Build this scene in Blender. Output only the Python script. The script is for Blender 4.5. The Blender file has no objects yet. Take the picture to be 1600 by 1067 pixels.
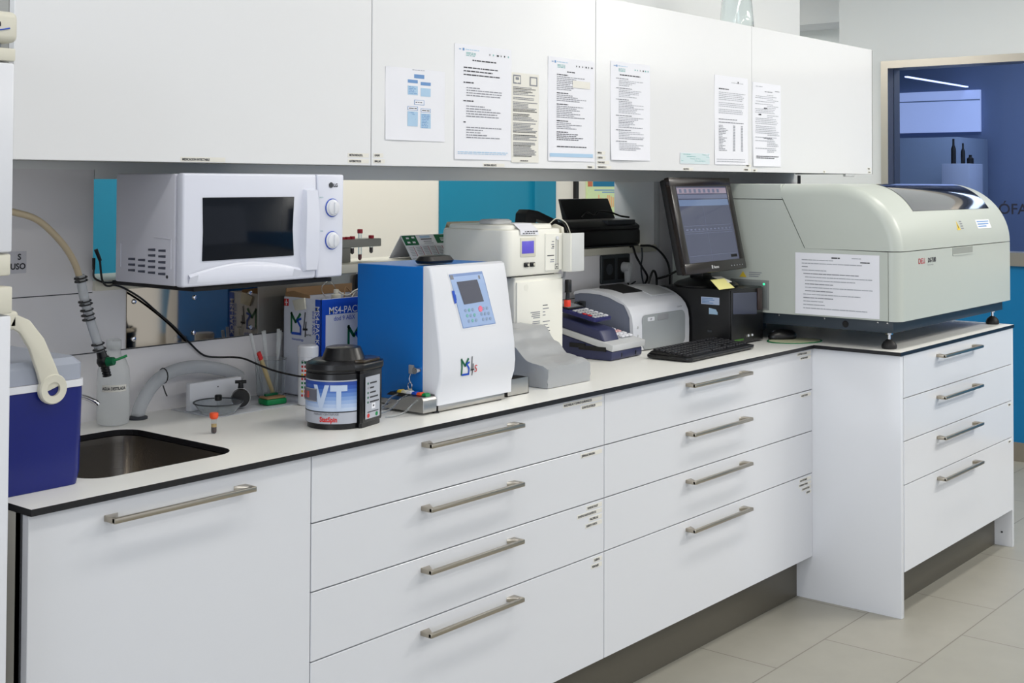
import bpy, bmesh, math, random
from mathutils import Vector, Matrix
from math import sin, cos, pi, radians

# ------------------------------------------------------------------ scene, camera, light
S = bpy.context.scene
COL = S.collection
S.view_settings.view_transform = 'Standard'
S.view_settings.look = 'None'
S.view_settings.gamma = 1.0
S.view_settings.exposure = 0.14
S.view_settings.use_curve_mapping = False

cam = bpy.data.objects.new('camera', bpy.data.cameras.new('camera'))
COL.objects.link(cam)
R_ = Vector((0.633531, -0.773709, 0.003575))
U_ = Vector((-0.022496, -0.013801, 0.999652))
F_ = Vector((0.77339, 0.633391, 0.026149))
M = Matrix((R_, U_, -F_)).transposed().to_4x4()
M.translation = Vector((0.0, -2.0780, 1.4728))
cam.matrix_world = M
cam.data.sensor_width = 36.0
cam.data.lens = 2013.8184 / 1600 * 36.0
cam.data.shift_y = -301.1007 / 1600
cam.data.clip_start = 0.05
cam.data.clip_end = 60
S.camera = cam

W = bpy.data.worlds.new('world')
S.world = W
W.use_nodes = True
nt = W.node_tree
bg = nt.nodes['Background']
bg.inputs[0].default_value = (0.86, 0.91, 1.0, 1)
bg.inputs[1].default_value = 0.92


def area(name, loc, size, power, col=(1, 1, 1), rot=(0, 0, 0), sy=None):
    l = bpy.data.lights.new(name, 'AREA')
    l.energy = power
    l.color = col
    l.shape = 'RECTANGLE'
    l.size = size
    l.size_y = sy or size
    o = bpy.data.objects.new(name, l)
    COL.objects.link(o)
    o.location = loc
    o.rotation_euler = rot
    return o


WARM = (1.0, 0.965, 0.90)
for x, y, p in [(0.9, -0.85, 9), (3.0, -0.85, 15), (5.0, -0.85, 16), (6.1, -2.4, 60), (0.6, -3.2, 10), (3.0, -3.2, 16), (5.4, -3.2, 22)]:  # the strongest one is a fill added to brighten the far wall
    area('ceiling_lamp_and_fill', (x, y, 2.93), 1.5, p, WARM, sy=0.25)
# daylight from the window side of the laboratory, left of the picture
area('side_window_daylight', (-3.6, -1.4, 1.7), 2.6, 84, (0.86, 0.92, 1.0), rot=(0, -pi / 2, 0), sy=3.4)
area('bay_fill_light', (7.35, 2.2, 2.43), 0.3, 2.0, (1, 1, 1), sy=1.2)  # unseen fill light added to brighten the bay wall
area('neighbour_room_light', (4.2, 1.7, 2.85), 3.0, 50, (1.0, 0.97, 0.92), sy=0.6)
area('office_light', (8.3, 0.2, 2.7), 1.4, 30, (0.86, 0.92, 1.0), sy=1.8)


# ------------------------------------------------------------------ materials
def lin(c):
    c = c / 255.0
    return c / 12.92 if c <= 0.04045 else ((c + 0.055) / 1.055) ** 2.4


def rgb(r, g, b):
    return (lin(r), lin(g), lin(b), 1.0)


def mat(name, c, rough=0.5, metal=0.0, spec=0.5, trans=0.0, ior=1.45, emit=0.0, coat=0.0, bump=0.0, bscale=60.0,
        var=0.0, aniso=0.0, alpha=1.0):
    m = bpy.data.materials.new(name)
    m.use_nodes = True
    n = m.node_tree.nodes
    L = m.node_tree.links
    b = n['Principled BSDF']
    b.inputs['Base Color'].default_value = rgb(*c)
    b.inputs['Metallic'].default_value = metal
    b.inputs['Specular IOR Level'].default_value = spec
    b.inputs['Transmission Weight'].default_value = trans
    b.inputs['IOR'].default_value = ior
    b.inputs['Coat Weight'].default_value = coat
    b.inputs['Alpha'].default_value = alpha
    if emit:
        b.inputs['Emission Color'].default_value = rgb(*c)
        b.inputs['Emission Strength'].default_value = emit
    tc = n.new('ShaderNodeTexCoord')
    ns = n.new('ShaderNodeTexNoise')
    ns.inputs['Scale'].default_value = bscale
    ns.inputs['Detail'].default_value = 3
    L.new(tc.outputs['Object'], ns.inputs['Vector'])
    mr = n.new('ShaderNodeMapRange')
    mr.inputs['To Min'].default_value = max(0.0, rough - 0.008)
    mr.inputs['To Max'].default_value = min(1.0, rough + 0.008)
    L.new(ns.outputs['Fac'], mr.inputs['Value'])
    L.new(mr.outputs['Result'], b.inputs['Roughness'])
    if var:
        mx = n.new('ShaderNodeMix')
        mx.data_type = 'RGBA'
        k = 1 - var
        mx.inputs['A'].default_value = rgb(c[0] * k, c[1] * k, c[2] * k)
        mx.inputs['B'].default_value = rgb(*c)
        L.new(ns.outputs['Fac'], mx.inputs['Factor'])
        L.new(mx.outputs['Result'], b.inputs['Base Color'])
    if bump:
        bp = n.new('ShaderNodeBump')
        bp.inputs['Strength'].default_value = bump
        bp.inputs['Distance'].default_value = 0.002
        L.new(ns.outputs['Fac'], bp.inputs['Height'])
        L.new(bp.outputs['Normal'], b.inputs['Normal'])
    return m


def brushed(name, c, rough=0.3, scale=(2, 2, 400)):
    m = mat(name, c, rough, metal=1.0)
    n = m.node_tree.nodes
    L = m.node_tree.links
    tc = n['Texture Coordinate']
    mp = n.new('ShaderNodeMapping')
    mp.inputs['Scale'].default_value = scale
    ns = n['Noise Texture']
    ns.inputs['Scale'].default_value = 1.0
    L.new(tc.outputs['Object'], mp.inputs['Vector'])
    L.new(mp.outputs['Vector'], ns.inputs['Vector'])
    bp = n.new('ShaderNodeBump')
    bp.inputs['Strength'].default_value = 0.08
    bp.inputs['Distance'].default_value = 0.001
    L.new(ns.outputs['Fac'], bp.inputs['Height'])
    L.new(bp.outputs['Normal'], n['Principled BSDF'].inputs['Normal'])
    return m


def floor_mat():
    m = bpy.data.materials.new('floor_tiles')
    m.use_nodes = True
    n = m.node_tree.nodes
    L = m.node_tree.links
    b = n['Principled BSDF']
    tc = n.new('ShaderNodeTexCoord')
    mp = n.new('ShaderNodeMapping')
    mp.inputs['Location'].default_value = (-3.9, 0.198, 0)
    br = n.new('ShaderNodeTexBrick')
    br.offset = 0.5
    br.inputs['Scale'].default_value = 1.0
    br.inputs['Brick Width'].default_value = 0.65
    br.inputs['Row Height'].default_value = 0.327
    br.inputs['Mortar Size'].default_value = 0.0022
    br.inputs['Mortar Smooth'].default_value = 0.1
    br.inputs['Color1'].default_value = rgb(162, 159, 149)
    br.inputs['Color2'].default_value = rgb(158, 156, 146)
    br.inputs['Mortar'].default_value = rgb(122, 118, 108)
    L.new(tc.outputs['Object'], mp.inputs['Vector'])
    L.new(mp.outputs['Vector'], br.inputs['Vector'])
    ns = n.new('ShaderNodeTexNoise')
    ns.inputs['Scale'].default_value = 9
    ns.inputs['Detail'].default_value = 8
    L.new(tc.outputs['Object'], ns.inputs['Vector'])
    mx = n.new('ShaderNodeMix')
    mx.data_type = 'RGBA'
    mx.blend_type = 'MULTIPLY'
    mx.inputs['Factor'].default_value = 0.16
    L.new(br.outputs['Color'], mx.inputs['A'])
    L.new(ns.outputs['Fac'], mx.inputs['B'])
    L.new(mx.outputs['Result'], b.inputs['Base Color'])
    b.inputs['Roughness'].default_value = 0.45
    return m


M_ = {}
def mk(k, *a, **kw):
    M_[k] = mat(k, *a, **kw)
    return M_[k]


LAM = mk('white_laminate', (222, 224, 229), 0.16, spec=0.5, bscale=3)
LAMU = mk('white_laminate_upper', (230, 231, 233), 0.14, spec=0.5, bscale=3)
EDGE = mk('laminate_edge', (216, 213, 206), 0.5)
TOPW = mk('worktop_white', (240, 240, 236), 0.35, bscale=20)
BLK = mk('worktop_black_core', (22, 22, 26), 0.35)
WALLP = mk('wall_panel', (232, 230, 232), 0.35, bscale=4)
WALLW = mk('wall_paint_white', (238, 240, 240), 0.7, bump=0.1)
CEIL = mk('ceiling_paint', (228, 228, 226), 0.8)
TEAL = mk('teal_paint', (8, 122, 152), 0.5, bump=0.1)
TEALD = mk('teal_dado', (0, 112, 166), 0.45)
CREAM = mk('cream_paint', (218, 214, 204), 0.7, bump=0.1)
BROWN = mk('brown_rail', (120, 98, 60), 0.5)
PLINTH = mk('plinth_grey', (96, 92, 82), 0.35, metal=0.3)
SIDEG = mk('cabinet_side_grey', (196, 193, 182), 0.35)
NICKEL = brushed('satin_nickel', (176, 168, 154), 0.3, (200, 200, 200))
STEEL = brushed('brushed_steel', (176, 174, 170), 0.28)
SINKM = brushed('sink_steel', (150, 145, 138), 0.26, (3, 3, 300))
MIRR = mk('polished_metal_sheet', (166, 156, 140), 0.045, metal=1.0, bscale=8)
CHROME = mk('chrome', (225, 225, 228), 0.12, metal=1.0)
FRAMEM = brushed('window_frame_metal', (196, 188, 176), 0.35, (200, 200, 3))
SKIRT = mk('skirting_grey', (128, 122, 110), 0.5)
BLACKP = mk('black_plastic', (20, 20, 22), 0.3)
BLACKM = mk('black_matte', (16, 16, 18), 0.6)
RUBBER = mk('black_rubber', (24, 23, 24), 0.55)
DGREY = mk('dark_grey_plastic', (54, 58, 64), 0.45)
GREY = mk('grey_plastic', (150, 152, 156), 0.45)
LGREY = mk('light_grey_plastic', (196, 198, 200), 0.4)
WHITEP = mk('white_plastic', (226, 228, 234), 0.28)
MWW = mk('microwave_white', (222, 225, 238), 0.3, coat=0.2)
MWS = mk('microwave_side', (214, 215, 226), 0.35)
CREAMP = mk('cream_plastic', (216, 213, 198), 0.4)
BEIGE = mk('beige_instrument', (238, 237, 228), 0.4)
ANALY = mk('analyzer_grey_green', (188, 194, 187), 0.33, bscale=5)
BLUEC = mk('cooler_blue', (14, 28, 112), 0.3)
BLUEM = mk('machine_blue', (0, 108, 192), 0.35)
PAPER = mk('paper_white', (232, 233, 240), 0.6)
PAPERW = mk('paper_warm', (228, 226, 218), 0.6)
INK = mk('ink_grey', (134, 136, 144), 0.7)
INKD = mk('ink_black', (58, 58, 64), 0.7)
INKB = mk('ink_blue', (110, 150, 200), 0.7)
INKLB = mk('ink_light_blue', (172, 202, 228), 0.7)
INKT = mk('ink_teal', (120, 178, 176), 0.7)
GAP = mk('gap_shadow_grey', (70, 72, 76), 0.6)  # dark grey that paints the shade in gaps; also joints and print
RED = mk('red', (205, 45, 45), 0.4)
DRED = mk('dark_red', (130, 20, 32), 0.4)
GREEN = mk('green', (0, 130, 70), 0.4)
DGREEN = mk('dark_green', (0, 96, 60), 0.45)
BLUE = mk('blue_print', (22, 76, 190), 0.45)
YEL = mk('yellow', (225, 195, 60), 0.5)
PYEL = mk('pale_yellow_paper', (232, 226, 150), 0.6)
ORANGE = mk('orange_cap', (240, 86, 40), 0.4)
GLASS = mk('clear_glass', (245, 250, 250), 0.02, trans=1.0)
CLEARP = mk('clear_plastic', (238, 242, 244), 0.08, trans=0.92, ior=1.15)
MILKY = mk('milky_plastic', (244, 247, 247), 0.32, trans=0.75, ior=1.15)
HOSEG = mk('clear_grey_hose', (222, 226, 230), 0.22, trans=0.62, ior=1.2)
HOSEB = mk('beige_hose', (206, 190, 160), 0.3, trans=0.2)
BLUEGL = mk('blue_window_glass', (206, 220, 246), 0.01, trans=1.0, ior=1.12, spec=0.6)
DKGLASS = mk('dark_door_glass', (16, 21, 30), 0.10, spec=0.22)
LIDGL = mk('smoked_lid_glass', (40, 44, 54), 0.05, coat=1.0)
CARD = mk('brown_cardboard', (150, 118, 84), 0.8)
BOXG = mk('box_grey_print', (216, 220, 232), 0.5)
COVER = mk('grey_dust_cover', (166, 168, 170), 0.36, bump=0.5, bscale=22)
NAVY = mk('navy_plastic', (50, 54, 88), 0.4)
FLOORM = floor_mat()

# ------------------------------------------------------------------ mesh building
class MB:
    def __init__(s):
        s.bm = bmesh.new()
        s.mats = []

    def mi(s, m):
        if m not in s.mats:
            s.mats.append(m)
        return s.mats.index(m)

    def faces(s, verts, faces, m):
        i = s.mi(m)
        vs = [s.bm.verts.new(Vector(v)) for v in verts]
        out = []
        for f in faces:
            try:
                q = s.bm.faces.new([vs[k] for k in f])
                q.material_index = i
                out.append(q)
            except ValueError:
                pass
        return vs, out

    def _fin(s, before, m):
        i = s.mi(m)
        new = [f for f in s.bm.faces if f not in before]
        for f in new:
            f.material_index = i
        bmesh.ops.recalc_face_normals(s.bm, faces=new)
        return new

    def box(s, x0, y0, z0, x1, y1, z1, m, bev=0.0, seg=2):
        return s.prism([(x0, y0), (x1, y0), (x1, y1), (x0, y1)], 'z', z0, z1, m, bev, seg)

    def prism(s, poly, ax, a0, a1, m, bev=0.0, seg=2, sel=None, xf=None):
        before = set(s.bm.faces)
        def P(u, v, a):
            p = {'x': (a, u, v), 'y': (u, a, v), 'z': (u, v, a)}[ax]
            p = Vector(p)
            return xf @ p if xf else p
        A = [s.bm.verts.new(P(u, v, a0)) for u, v in poly]
        B = [s.bm.verts.new(P(u, v, a1)) for u, v in poly]
        n = len(poly)
        s.bm.faces.new(A)
        s.bm.faces.new(B[::-1])
        for k in range(n):
            s.bm.faces.new([A[k], B[k], B[(k + 1) % n], A[(k + 1) % n]])
        if bev > 0:
            new = [f for f in s.bm.faces if f not in before]
            bmesh.ops.recalc_face_normals(s.bm, faces=new)
            es = set()
            for f in new:
                for e in f.edges:
                    if len(e.link_faces) == 2:
                        ang = e.calc_face_angle(0)
                        if ang > radians(25) and (sel is None or sel(e)):
                            es.add(e)
            if es:
                bmesh.ops.bevel(s.bm, geom=list(es), offset=bev, segments=seg, affect='EDGES', profile=0.5)
        return s._fin(before, m)

    def cyl(s, p0, p1, r0, r1, m, seg=20, cap=True):
        p0 = Vector(p0); p1 = Vector(p1)
        d = (p1 - p0).normalized()
        a = Vector((0, 0, 1)) if abs(d.z) < 0.9 else Vector((1, 0, 0))
        u = d.cross(a).normalized(); v = d.cross(u)
        before = set(s.bm.faces)
        A = [s.bm.verts.new(p0 + (u * cos(2 * pi * k / seg) + v * sin(2 * pi * k / seg)) * r0) for k in range(seg)]
        B = [s.bm.verts.new(p1 + (u * cos(2 * pi * k / seg) + v * sin(2 * pi * k / seg)) * r1) for k in range(seg)]
        for k in range(seg):
            s.bm.faces.new([A[k], A[(k + 1) % seg], B[(k + 1) % seg], B[k]])
        if cap:
            s.bm.faces.new(A[::-1]); s.bm.faces.new(B)
        return s._fin(before, m)

    def lathe(s, prof, c, m, seg=28, cap=True, axis='z'):
        before = set(s.bm.faces)
        c = Vector(c)
        rings = []
        for r, z in prof:
            ring = []
            for k in range(seg):
                t = 2 * pi * k / seg
                if axis == 'z': p = Vector((r * cos(t), r * sin(t), z))
                elif axis == 'y': p = Vector((r * cos(t), z, r * sin(t)))
                else: p = Vector((z, r * cos(t), r * sin(t)))
                ring.append(s.bm.verts.new(c + p))
            rings.append(ring)
        for a, b in zip(rings, rings[1:]):
            for k in range(seg):
                s.bm.faces.new([a[k], a[(k + 1) % seg], b[(k + 1) % seg], b[k]])
        if cap:
            s.bm.faces.new(rings[0][::-1]); s.bm.faces.new(rings[-1])
        return s._fin(before, m)

    def tube(s, pts, r, m, seg=10, sub=6, cap=True, rf=None):
        P = [Vector(p) for p in pts]
        if sub > 1 and len(P) > 2:
            Q = []
            E = [P[0] * 2 - P[1]] + P + [P[-1] * 2 - P[-2]]
            for i in range(1, len(E) - 2):
                a, b, c, d = E[i - 1:i + 3]
                for k in range(sub):
                    t = k / sub
                    Q.append(0.5 * ((2 * b) + (c - a) * t + (2 * a - 5 * b + 4 * c - d) * t * t + (3 * b - a - 3 * c + d) * t ** 3))
            Q.append(P[-1])
            P = Q
        before = set(s.bm.faces)
        rings = []
        up = None
        for i, p in enumerate(P):
            d = (P[min(i + 1, len(P) - 1)] - P[max(i - 1, 0)]).normalized()
            if up is None:
                a = Vector((0, 0, 1)) if abs(d.z) < 0.9 else Vector((1, 0, 0))
                up = d.cross(a).normalized()
            else:
                up = (up - d * up.dot(d)).normalized()
            v = d.cross(up)
            rr = rf(i / (len(P) - 1)) * r if rf else r
            rings.append([s.bm.verts.new(p + (up * cos(2 * pi * k / seg) + v * sin(2 * pi * k / seg)) * rr) for k in range(seg)])
        for a, b in zip(rings, rings[1:]):
            for k in range(seg):
                s.bm.faces.new([a[k], a[(k + 1) % seg], b[(k + 1) % seg], b[k]])
        if cap:
            s.bm.faces.new(rings[0][::-1]); s.bm.faces.new(rings[-1])
        return s._fin(before, m)

    def loft(s, loops, m, cap0=True, cap1=True):
        before = set(s.bm.faces)
        R = [[s.bm.verts.new(Vector(p)) for p in l] for l in loops]
        n = len(R[0])
        for a, b in zip(R, R[1:]):
            for k in range(n):
                s.bm.faces.new([a[k], a[(k + 1) % n], b[(k + 1) % n], b[k]])
        if cap0: s.bm.faces.new(R[0][::-1])
        if cap1: s.bm.faces.new(R[-1])
        return s._fin(before, m)

    def poly(s, pts, m):
        s.faces(pts, [list(range(len(pts)))], m)

    def plate(s, o, xd, yd, pts, m):
        """flat printed shape: 2D pts in the plane o + x*xd + y*yd"""
        o = Vector(o); xd = Vector(xd); yd = Vector(yd)
        s.poly([o + xd * a + yd * b for a, b in pts], m)

    def rect(s, o, xd, yd, a0, b0, a1, b1, m):
        s.plate(o, xd, yd, [(a0, b0), (a1, b0), (a1, b1), (a0, b1)], m)

    def text(s, txt, size, o, xd, yd, m, align='LEFT', bold=0.0, sx=1.0):
        cu = bpy.data.curves.new('t', 'FONT')
        cu.body = txt
        cu.size = size
        cu.align_x = align
        cu.offset = bold
        cu.resolution_u = 3
        ob = bpy.data.objects.new('t', cu)
        COL.objects.link(ob)
        bpy.context.view_layer.update()
        dg = bpy.context.evaluated_depsgraph_get()
        me = bpy.data.meshes.new_from_object(ob.evaluated_get(dg))
        o = Vector(o); xd = Vector(xd); yd = Vector(yd)
        vs = [o + xd * (v.co.x * sx) + yd * v.co.y for v in me.vertices]
        s.faces(vs, [list(p.vertices) for p in me.polygons], m)
        bpy.data.objects.remove(ob)
        bpy.data.curves.remove(cu)
        bpy.data.meshes.remove(me)

    def build(s, name, parent=None, off=None, smooth=True, ang=32):
        me = bpy.data.meshes.new(name)
        if parent is not None and off is None:
            off = OFF.get(parent.name, Vector((0, 0, 0)))
        off = Vector(off) if off is not None else Vector((0, 0, 0))
        for v in s.bm.verts:
            v.co -= off
        s.bm.to_mesh(me)
        s.bm.free()
        for m in s.mats:
            me.materials.append(m)
        if smooth:
            for p in me.polygons:
                p.use_smooth = True
            me.set_sharp_from_angle(angle=radians(ang))
        o = bpy.data.objects.new(name, me)
        COL.objects.link(o)
        if parent is not None:
            o.parent = parent
            OFF[o.name] = off
        return o


OFF = {}


def thing(name, label, cat, loc, rz=0.0, group=None, local=False):
    o = bpy.data.objects.new(name, None)
    o.empty_display_size = 0.05
    COL.objects.link(o)
    o.location = loc
    o.rotation_euler = (0, 0, rz)
    o['label'] = label
    o['category'] = cat
    if group: o['group'] = group
    OFF[o.name] = Vector((0, 0, 0)) if (local or rz) else Vector(loc)
    return o


def single(mb, name, label, cat, loc, group=None, **kw):
    o = mb.build(name, off=loc, **kw)
    o.location = loc
    o['label'] = label
    o['category'] = cat
    if group: o['group'] = group
    return o


def struct(mb, name, **kw):
    o = mb.build(name, **kw)
    o['kind'] = 'structure'
    return o


X = Vector((1, 0, 0)); Y = Vector((0, 1, 0)); Z = Vector((0, 0, 1))
FRONT = dict(xd=X, yd=Z)                 # a face that looks to the room (-Y)
LEFTF = dict(xd=-Y, yd=Z)                # a face that looks to -X

# ------------------------------------------------------------------ structure
b = MB(); b.box(-4, -6.5, -0.1, 12, 4.5, 0.0, FLOORM); struct(b, 'floor', smooth=False)
b = MB(); b.box(-4, -6.5, 3.0, 7.20, 2.7, 3.1, CEIL); struct(b, 'ceiling', smooth=False)
YW = 0.655; YB = 0.835
b = MB()
# lower part in two panel courses with fine joints, upper part above the opening
b.box(-3, YW, 0, 5.43, YB, 1.0605, WALLP)
b.box(-3, YW, 1.0635, 1.7560, YB, 1.2050, WALLP)
b.box(-3, YW, 1.2075, 1.7560, YB, 1.5000, WALLP)
b.box(1.7560, YW, 1.0635, 5.43, YB, 1.2100, WALLP)
b.box(-3, YW + 0.003, 1.05, 1.7560, YB - 0.003, 1.49, GAP)
b.box(1.7560, YW + 0.003, 1.05, 5.42, YB - 0.003, 1.20, GAP)
b.box(4.2050, YW, 1.2100, 5.43, YB, 1.4780, WALLP)
b.box(1.7580, YW, 1.4780, 5.43, YB, 3.0, WALLW)
b.box(-3, YW, 1.5000, 1.7580, YB, 3.0, WALLW)
struct(b, 'wall_back', smooth=False)
# sill and lining of the opening
b = MB()
b.box(1.7560, YW - 0.012, 1.2100, 4.2050, YB + 0.01, 1.2350, CREAMP, 0.002)
struct(b, 'window_1')
b = MB()
b.box(4.195, YW - 0.006, 1.235, 4.2050, YB, 1.478, LGREY, 0.001)
b.box(4.2050, YW - 0.006, 1.215, 4.235, YW, 1.478, LGREY, 0.001)
struct(b, 'trim_1')

b = MB(); b.box(5.404, YW - 0.003, 1.215, 5.430, YW, 1.51, BLACKM); struct(b, 'shadow_gap_strip', smooth=False)  # black strip that paints the shadow gap at the wall end
# far wall with the blue window, teal dado and skirting
XF = 7.05
b = MB()
b.box(XF, -6.5, 0, XF + 0.14, 1.217, 1.06, WALLW)
b.box(XF, 0.935, 1.06, XF + 0.14, 1.217, 2.15, WALLW)
b.box(XF, -6.5, 2.15, XF + 0.14, 1.217, 3.0, WALLW)
b.box(XF, -6.5, 1.06, XF + 0.14, -2.6, 2.15, WALLW)
b.box(XF, 1.217, 0, XF + 0.14, 2.6, 1.95, WALLW)
struct(b, 'wall_right', smooth=False)
b = MB()
b.box(XF - 0.004, -6.5, 0.10, XF, 1.2, 1.036, TEALD)
struct(b, 'trim_2', smooth=False)
b = MB(); b.box(XF - 0.012, -6.5, 0, XF, 1.2, 0.10, SKIRT); struct(b, 'baseboard_right', smooth=False)
b = MB()
fy0, fy1, fz0, fz1 = -2.6, 0.955, 1.036, 2.173
t = 0.042
b.prism([(fy1, fz1), (fy1 - t, fz1 - t), (fy0 + t, fz1 - t), (fy0, fz1)], 'x', XF - 0.02, XF + 0.15, FRAMEM)
b.prism([(fy1, fz0), (fy1 - t, fz0 + t * 1.7), (fy1 - t, fz1 - t), (fy1, fz1)], 'x', XF - 0.02, XF + 0.15, FRAMEM)
b.prism([(fy0, fz0), (fy0 + t, fz0 + t * 1.7), (fy0 + t, fz1 - t), (fy0, fz1)], 'x', XF - 0.02, XF + 0.15, FRAMEM)
b.prism([(fy1, fz0), (fy1 - t, fz0 + t * 1.7), (fy0 + t, fz0 + t * 1.7), (fy0, fz0)], 'x', XF - 0.02, XF + 0.15, FRAMEM)
w2 = struct(b, 'window_2', smooth=False)
b = MB(); b.box(XF + 0.06, fy0 + t, fz0 + t * 1.7, XF + 0.068, fy1 - t, fz1 - t, BLUEGL)
b.build('glass_pane', w2, smooth=False)
b = MB()
b.text('ÓFA', 0.080, (XF + 0.0585, 0.322, 1.312), -Y, Z, mk('glass_lettering_dark', (24, 26, 46), 0.6), bold=0.0010)
b.build('lettering', w2, smooth=False)
# grey bay past the end of the back wall
b = MB()
b.box(7.62, 1.32, 0, 7.66, 4.0, 3.4, mk('bay_grey', (238, 240, 236), 0.7))
b.box(7.30, 1.32, 2.455, 7.62, 4.0, 3.2, mk('bay_soffit', (245, 246, 246), 0.7))
struct(b, 'wall_bay', smooth=False)
# neighbouring room seen through the opening
b = MB()
YN = 2.5
b.box(0.5, YN, 0, 3.6, YN + 0.1, 3.0, TEAL)
b.box(3.6, YN, 0, 4.985, YN + 0.1, 3.0, CREAM)
b.box(4.985, YN - 0.01, 0, 5.985, YN + 0.1, 3.0, TEAL)
b.box(5.985, YN, 0, 7.2, YN + 0.1, 3.0, CREAM)
b.box(5.76, YN - 0.03, 0, 5.80, YN - 0.01, 3.0, TEAL)
b.box(6.165, YN - 0.02, 0, 6.195, YN, 3.0, BLACKM)
b.box(2.0, YN - 0.02, 0.96, 3.59, YN, 1.07, BROWN)
b.box(2.0, YN - 0.03, 0.0, 3.59, YN, 0.96, CREAM)
b.box(7.06, 0.84, 0, 7.08, 2.5, 1.4, CREAM)
struct(b, 'wall_neighbour', smooth=False)
# office behind the blue window
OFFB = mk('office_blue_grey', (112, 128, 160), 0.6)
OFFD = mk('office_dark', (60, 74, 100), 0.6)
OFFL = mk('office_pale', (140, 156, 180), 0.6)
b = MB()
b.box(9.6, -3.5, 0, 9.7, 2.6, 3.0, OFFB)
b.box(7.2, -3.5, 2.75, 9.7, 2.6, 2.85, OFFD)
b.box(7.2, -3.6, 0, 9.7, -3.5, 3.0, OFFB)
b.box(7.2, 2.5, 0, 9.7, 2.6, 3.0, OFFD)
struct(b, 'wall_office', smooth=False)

# ------------------------------------------------------------------ worktop (one continuous board with a black core)
def rrect(x0, y0, x1, y1, r, n=6):
    pts = []
    for cx, cy, a in ((x1 - r, y0 + r, -90), (x1 - r, y1 - r, 0), (x0 + r, y1 - r, 90), (x0 + r, y0 + r, 180)):
        for k in range(n + 1):
            t = radians(a + 90 * k / n)
            pts.append((cx + r * cos(t), cy + r * sin(t)))
    return pts


SX0, SY0, SX1, SY1 = 1.405, 0.113, 1.768, 0.520
bm = bmesh.new()
outer = [(1.2197, 0), (4.233, 0), (4.233, -0.3195), (5.391, -0.3195), (5.391, YW), (1.2197, YW)]
hole = rrect(SX0, SY0, SX1, SY1, 0.055)
es = []
for loop in (outer, hole):
    vs = [bm.verts.new((x, y, 0.8875)) for x, y in loop]
    for k in range(len(vs)):
        es.append(bm.edges.new((vs[k], vs[(k + 1) % len(vs)])))
bmesh.ops.triangle_fill(bm, edges=es, use_beauty=True)
ret = bmesh.ops.extrude_face_region(bm, geom=list(bm.faces))
for v in [g for g in ret['geom'] if isinstance(g, bmesh.types.BMVert)]:
    v.co.z = 0.9
bmesh.ops.recalc_face_normals(bm, faces=list(bm.faces))
me = bpy.data.meshes.new('worktop')
for f in bm.faces:
    f.material_index = 0 if f.normal.z > 0.5 else 1
bm.to_mesh(me); bm.free()
me.materials.append(TOPW); me.materials.append(BLK)
wt = bpy.data.objects.new('worktop', me); COL.objects.link(wt)
wt['label'] = 'long white worktop with thin black edge running along the wall'
wt['category'] = 'worktop'

# sink bowl
b = MB()
loops = []
for z, ins, r in ((0.8870, -0.012, 0.065), (0.8865, 0.004, 0.052), (0.870, 0.005, 0.052), (0.74, 0.012, 0.05), (0.715, 0.025, 0.045), (0.705, 0.05, 0.04)):
    loops.append([(x, y, z) for x, y in rrect(SX0 + ins, SY0 + ins, SX1 - ins, SY1 - ins, r)])
b.loft(loops, SINKM, cap0=False, cap1=True)
sk = thing('sink', 'stainless steel sink bowl set into the worktop beside the blue cooler box', 'sink', (1.586, 0.316, 0.705))
bo = b.build('bowl', sk)
b = MB(); b.lathe([(0.001, 0.7065), (0.03, 0.708), (0.034, 0.7065)], (1.586, 0.316, 0), CHROME, cap=False); b.build('drain', sk)

# ------------------------------------------------------------------ base cabinets
def handle_mb(b, x0, x1, z, yf):
    """bar handle with two square posts; face at yf, bar 30 mm in front"""
    b.box(x0, yf - 0.036, z - 0.005, x1, yf - 0.026, z + 0.005, NICKEL, 0.0012)
    for xa, sgn in ((x0, 1), (x1, -1)):
        xb = xa + sgn * 0.012
        b.prism([(xa, yf - 0.034), (xa, yf), (xa + sgn * 0.030, yf), (xa + sgn * 0.022, yf - 0.012), (xa + sgn * 0.012, yf - 0.026), (xa + sgn * 0.012, yf - 0.034)], 'z', z - 0.0055, z + 0.0055, NICKEL, 0.0008)


def sticker(b, x1, z1, yf, lines, h=0.0085, w=None, face='front', left=False):
    """pale strips of tape with a line of small capitals each"""
    for k, s_ in enumerate(lines):
        ww = (w or 0.0054 * len(s_)) + 0.008
        zz = z1 - k * (h + 0.0075)
        xa = x1 if left else x1 - ww
        b.box(xa, yf - 0.0006, zz - h - 0.003, xa + ww, yf, zz, PAPERW)
        b.text(s_, h * 0.95, (xa + 0.004, yf - 0.001, zz - h), X, Z, INKD, bold=0.0003, sx=0.85)


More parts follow.
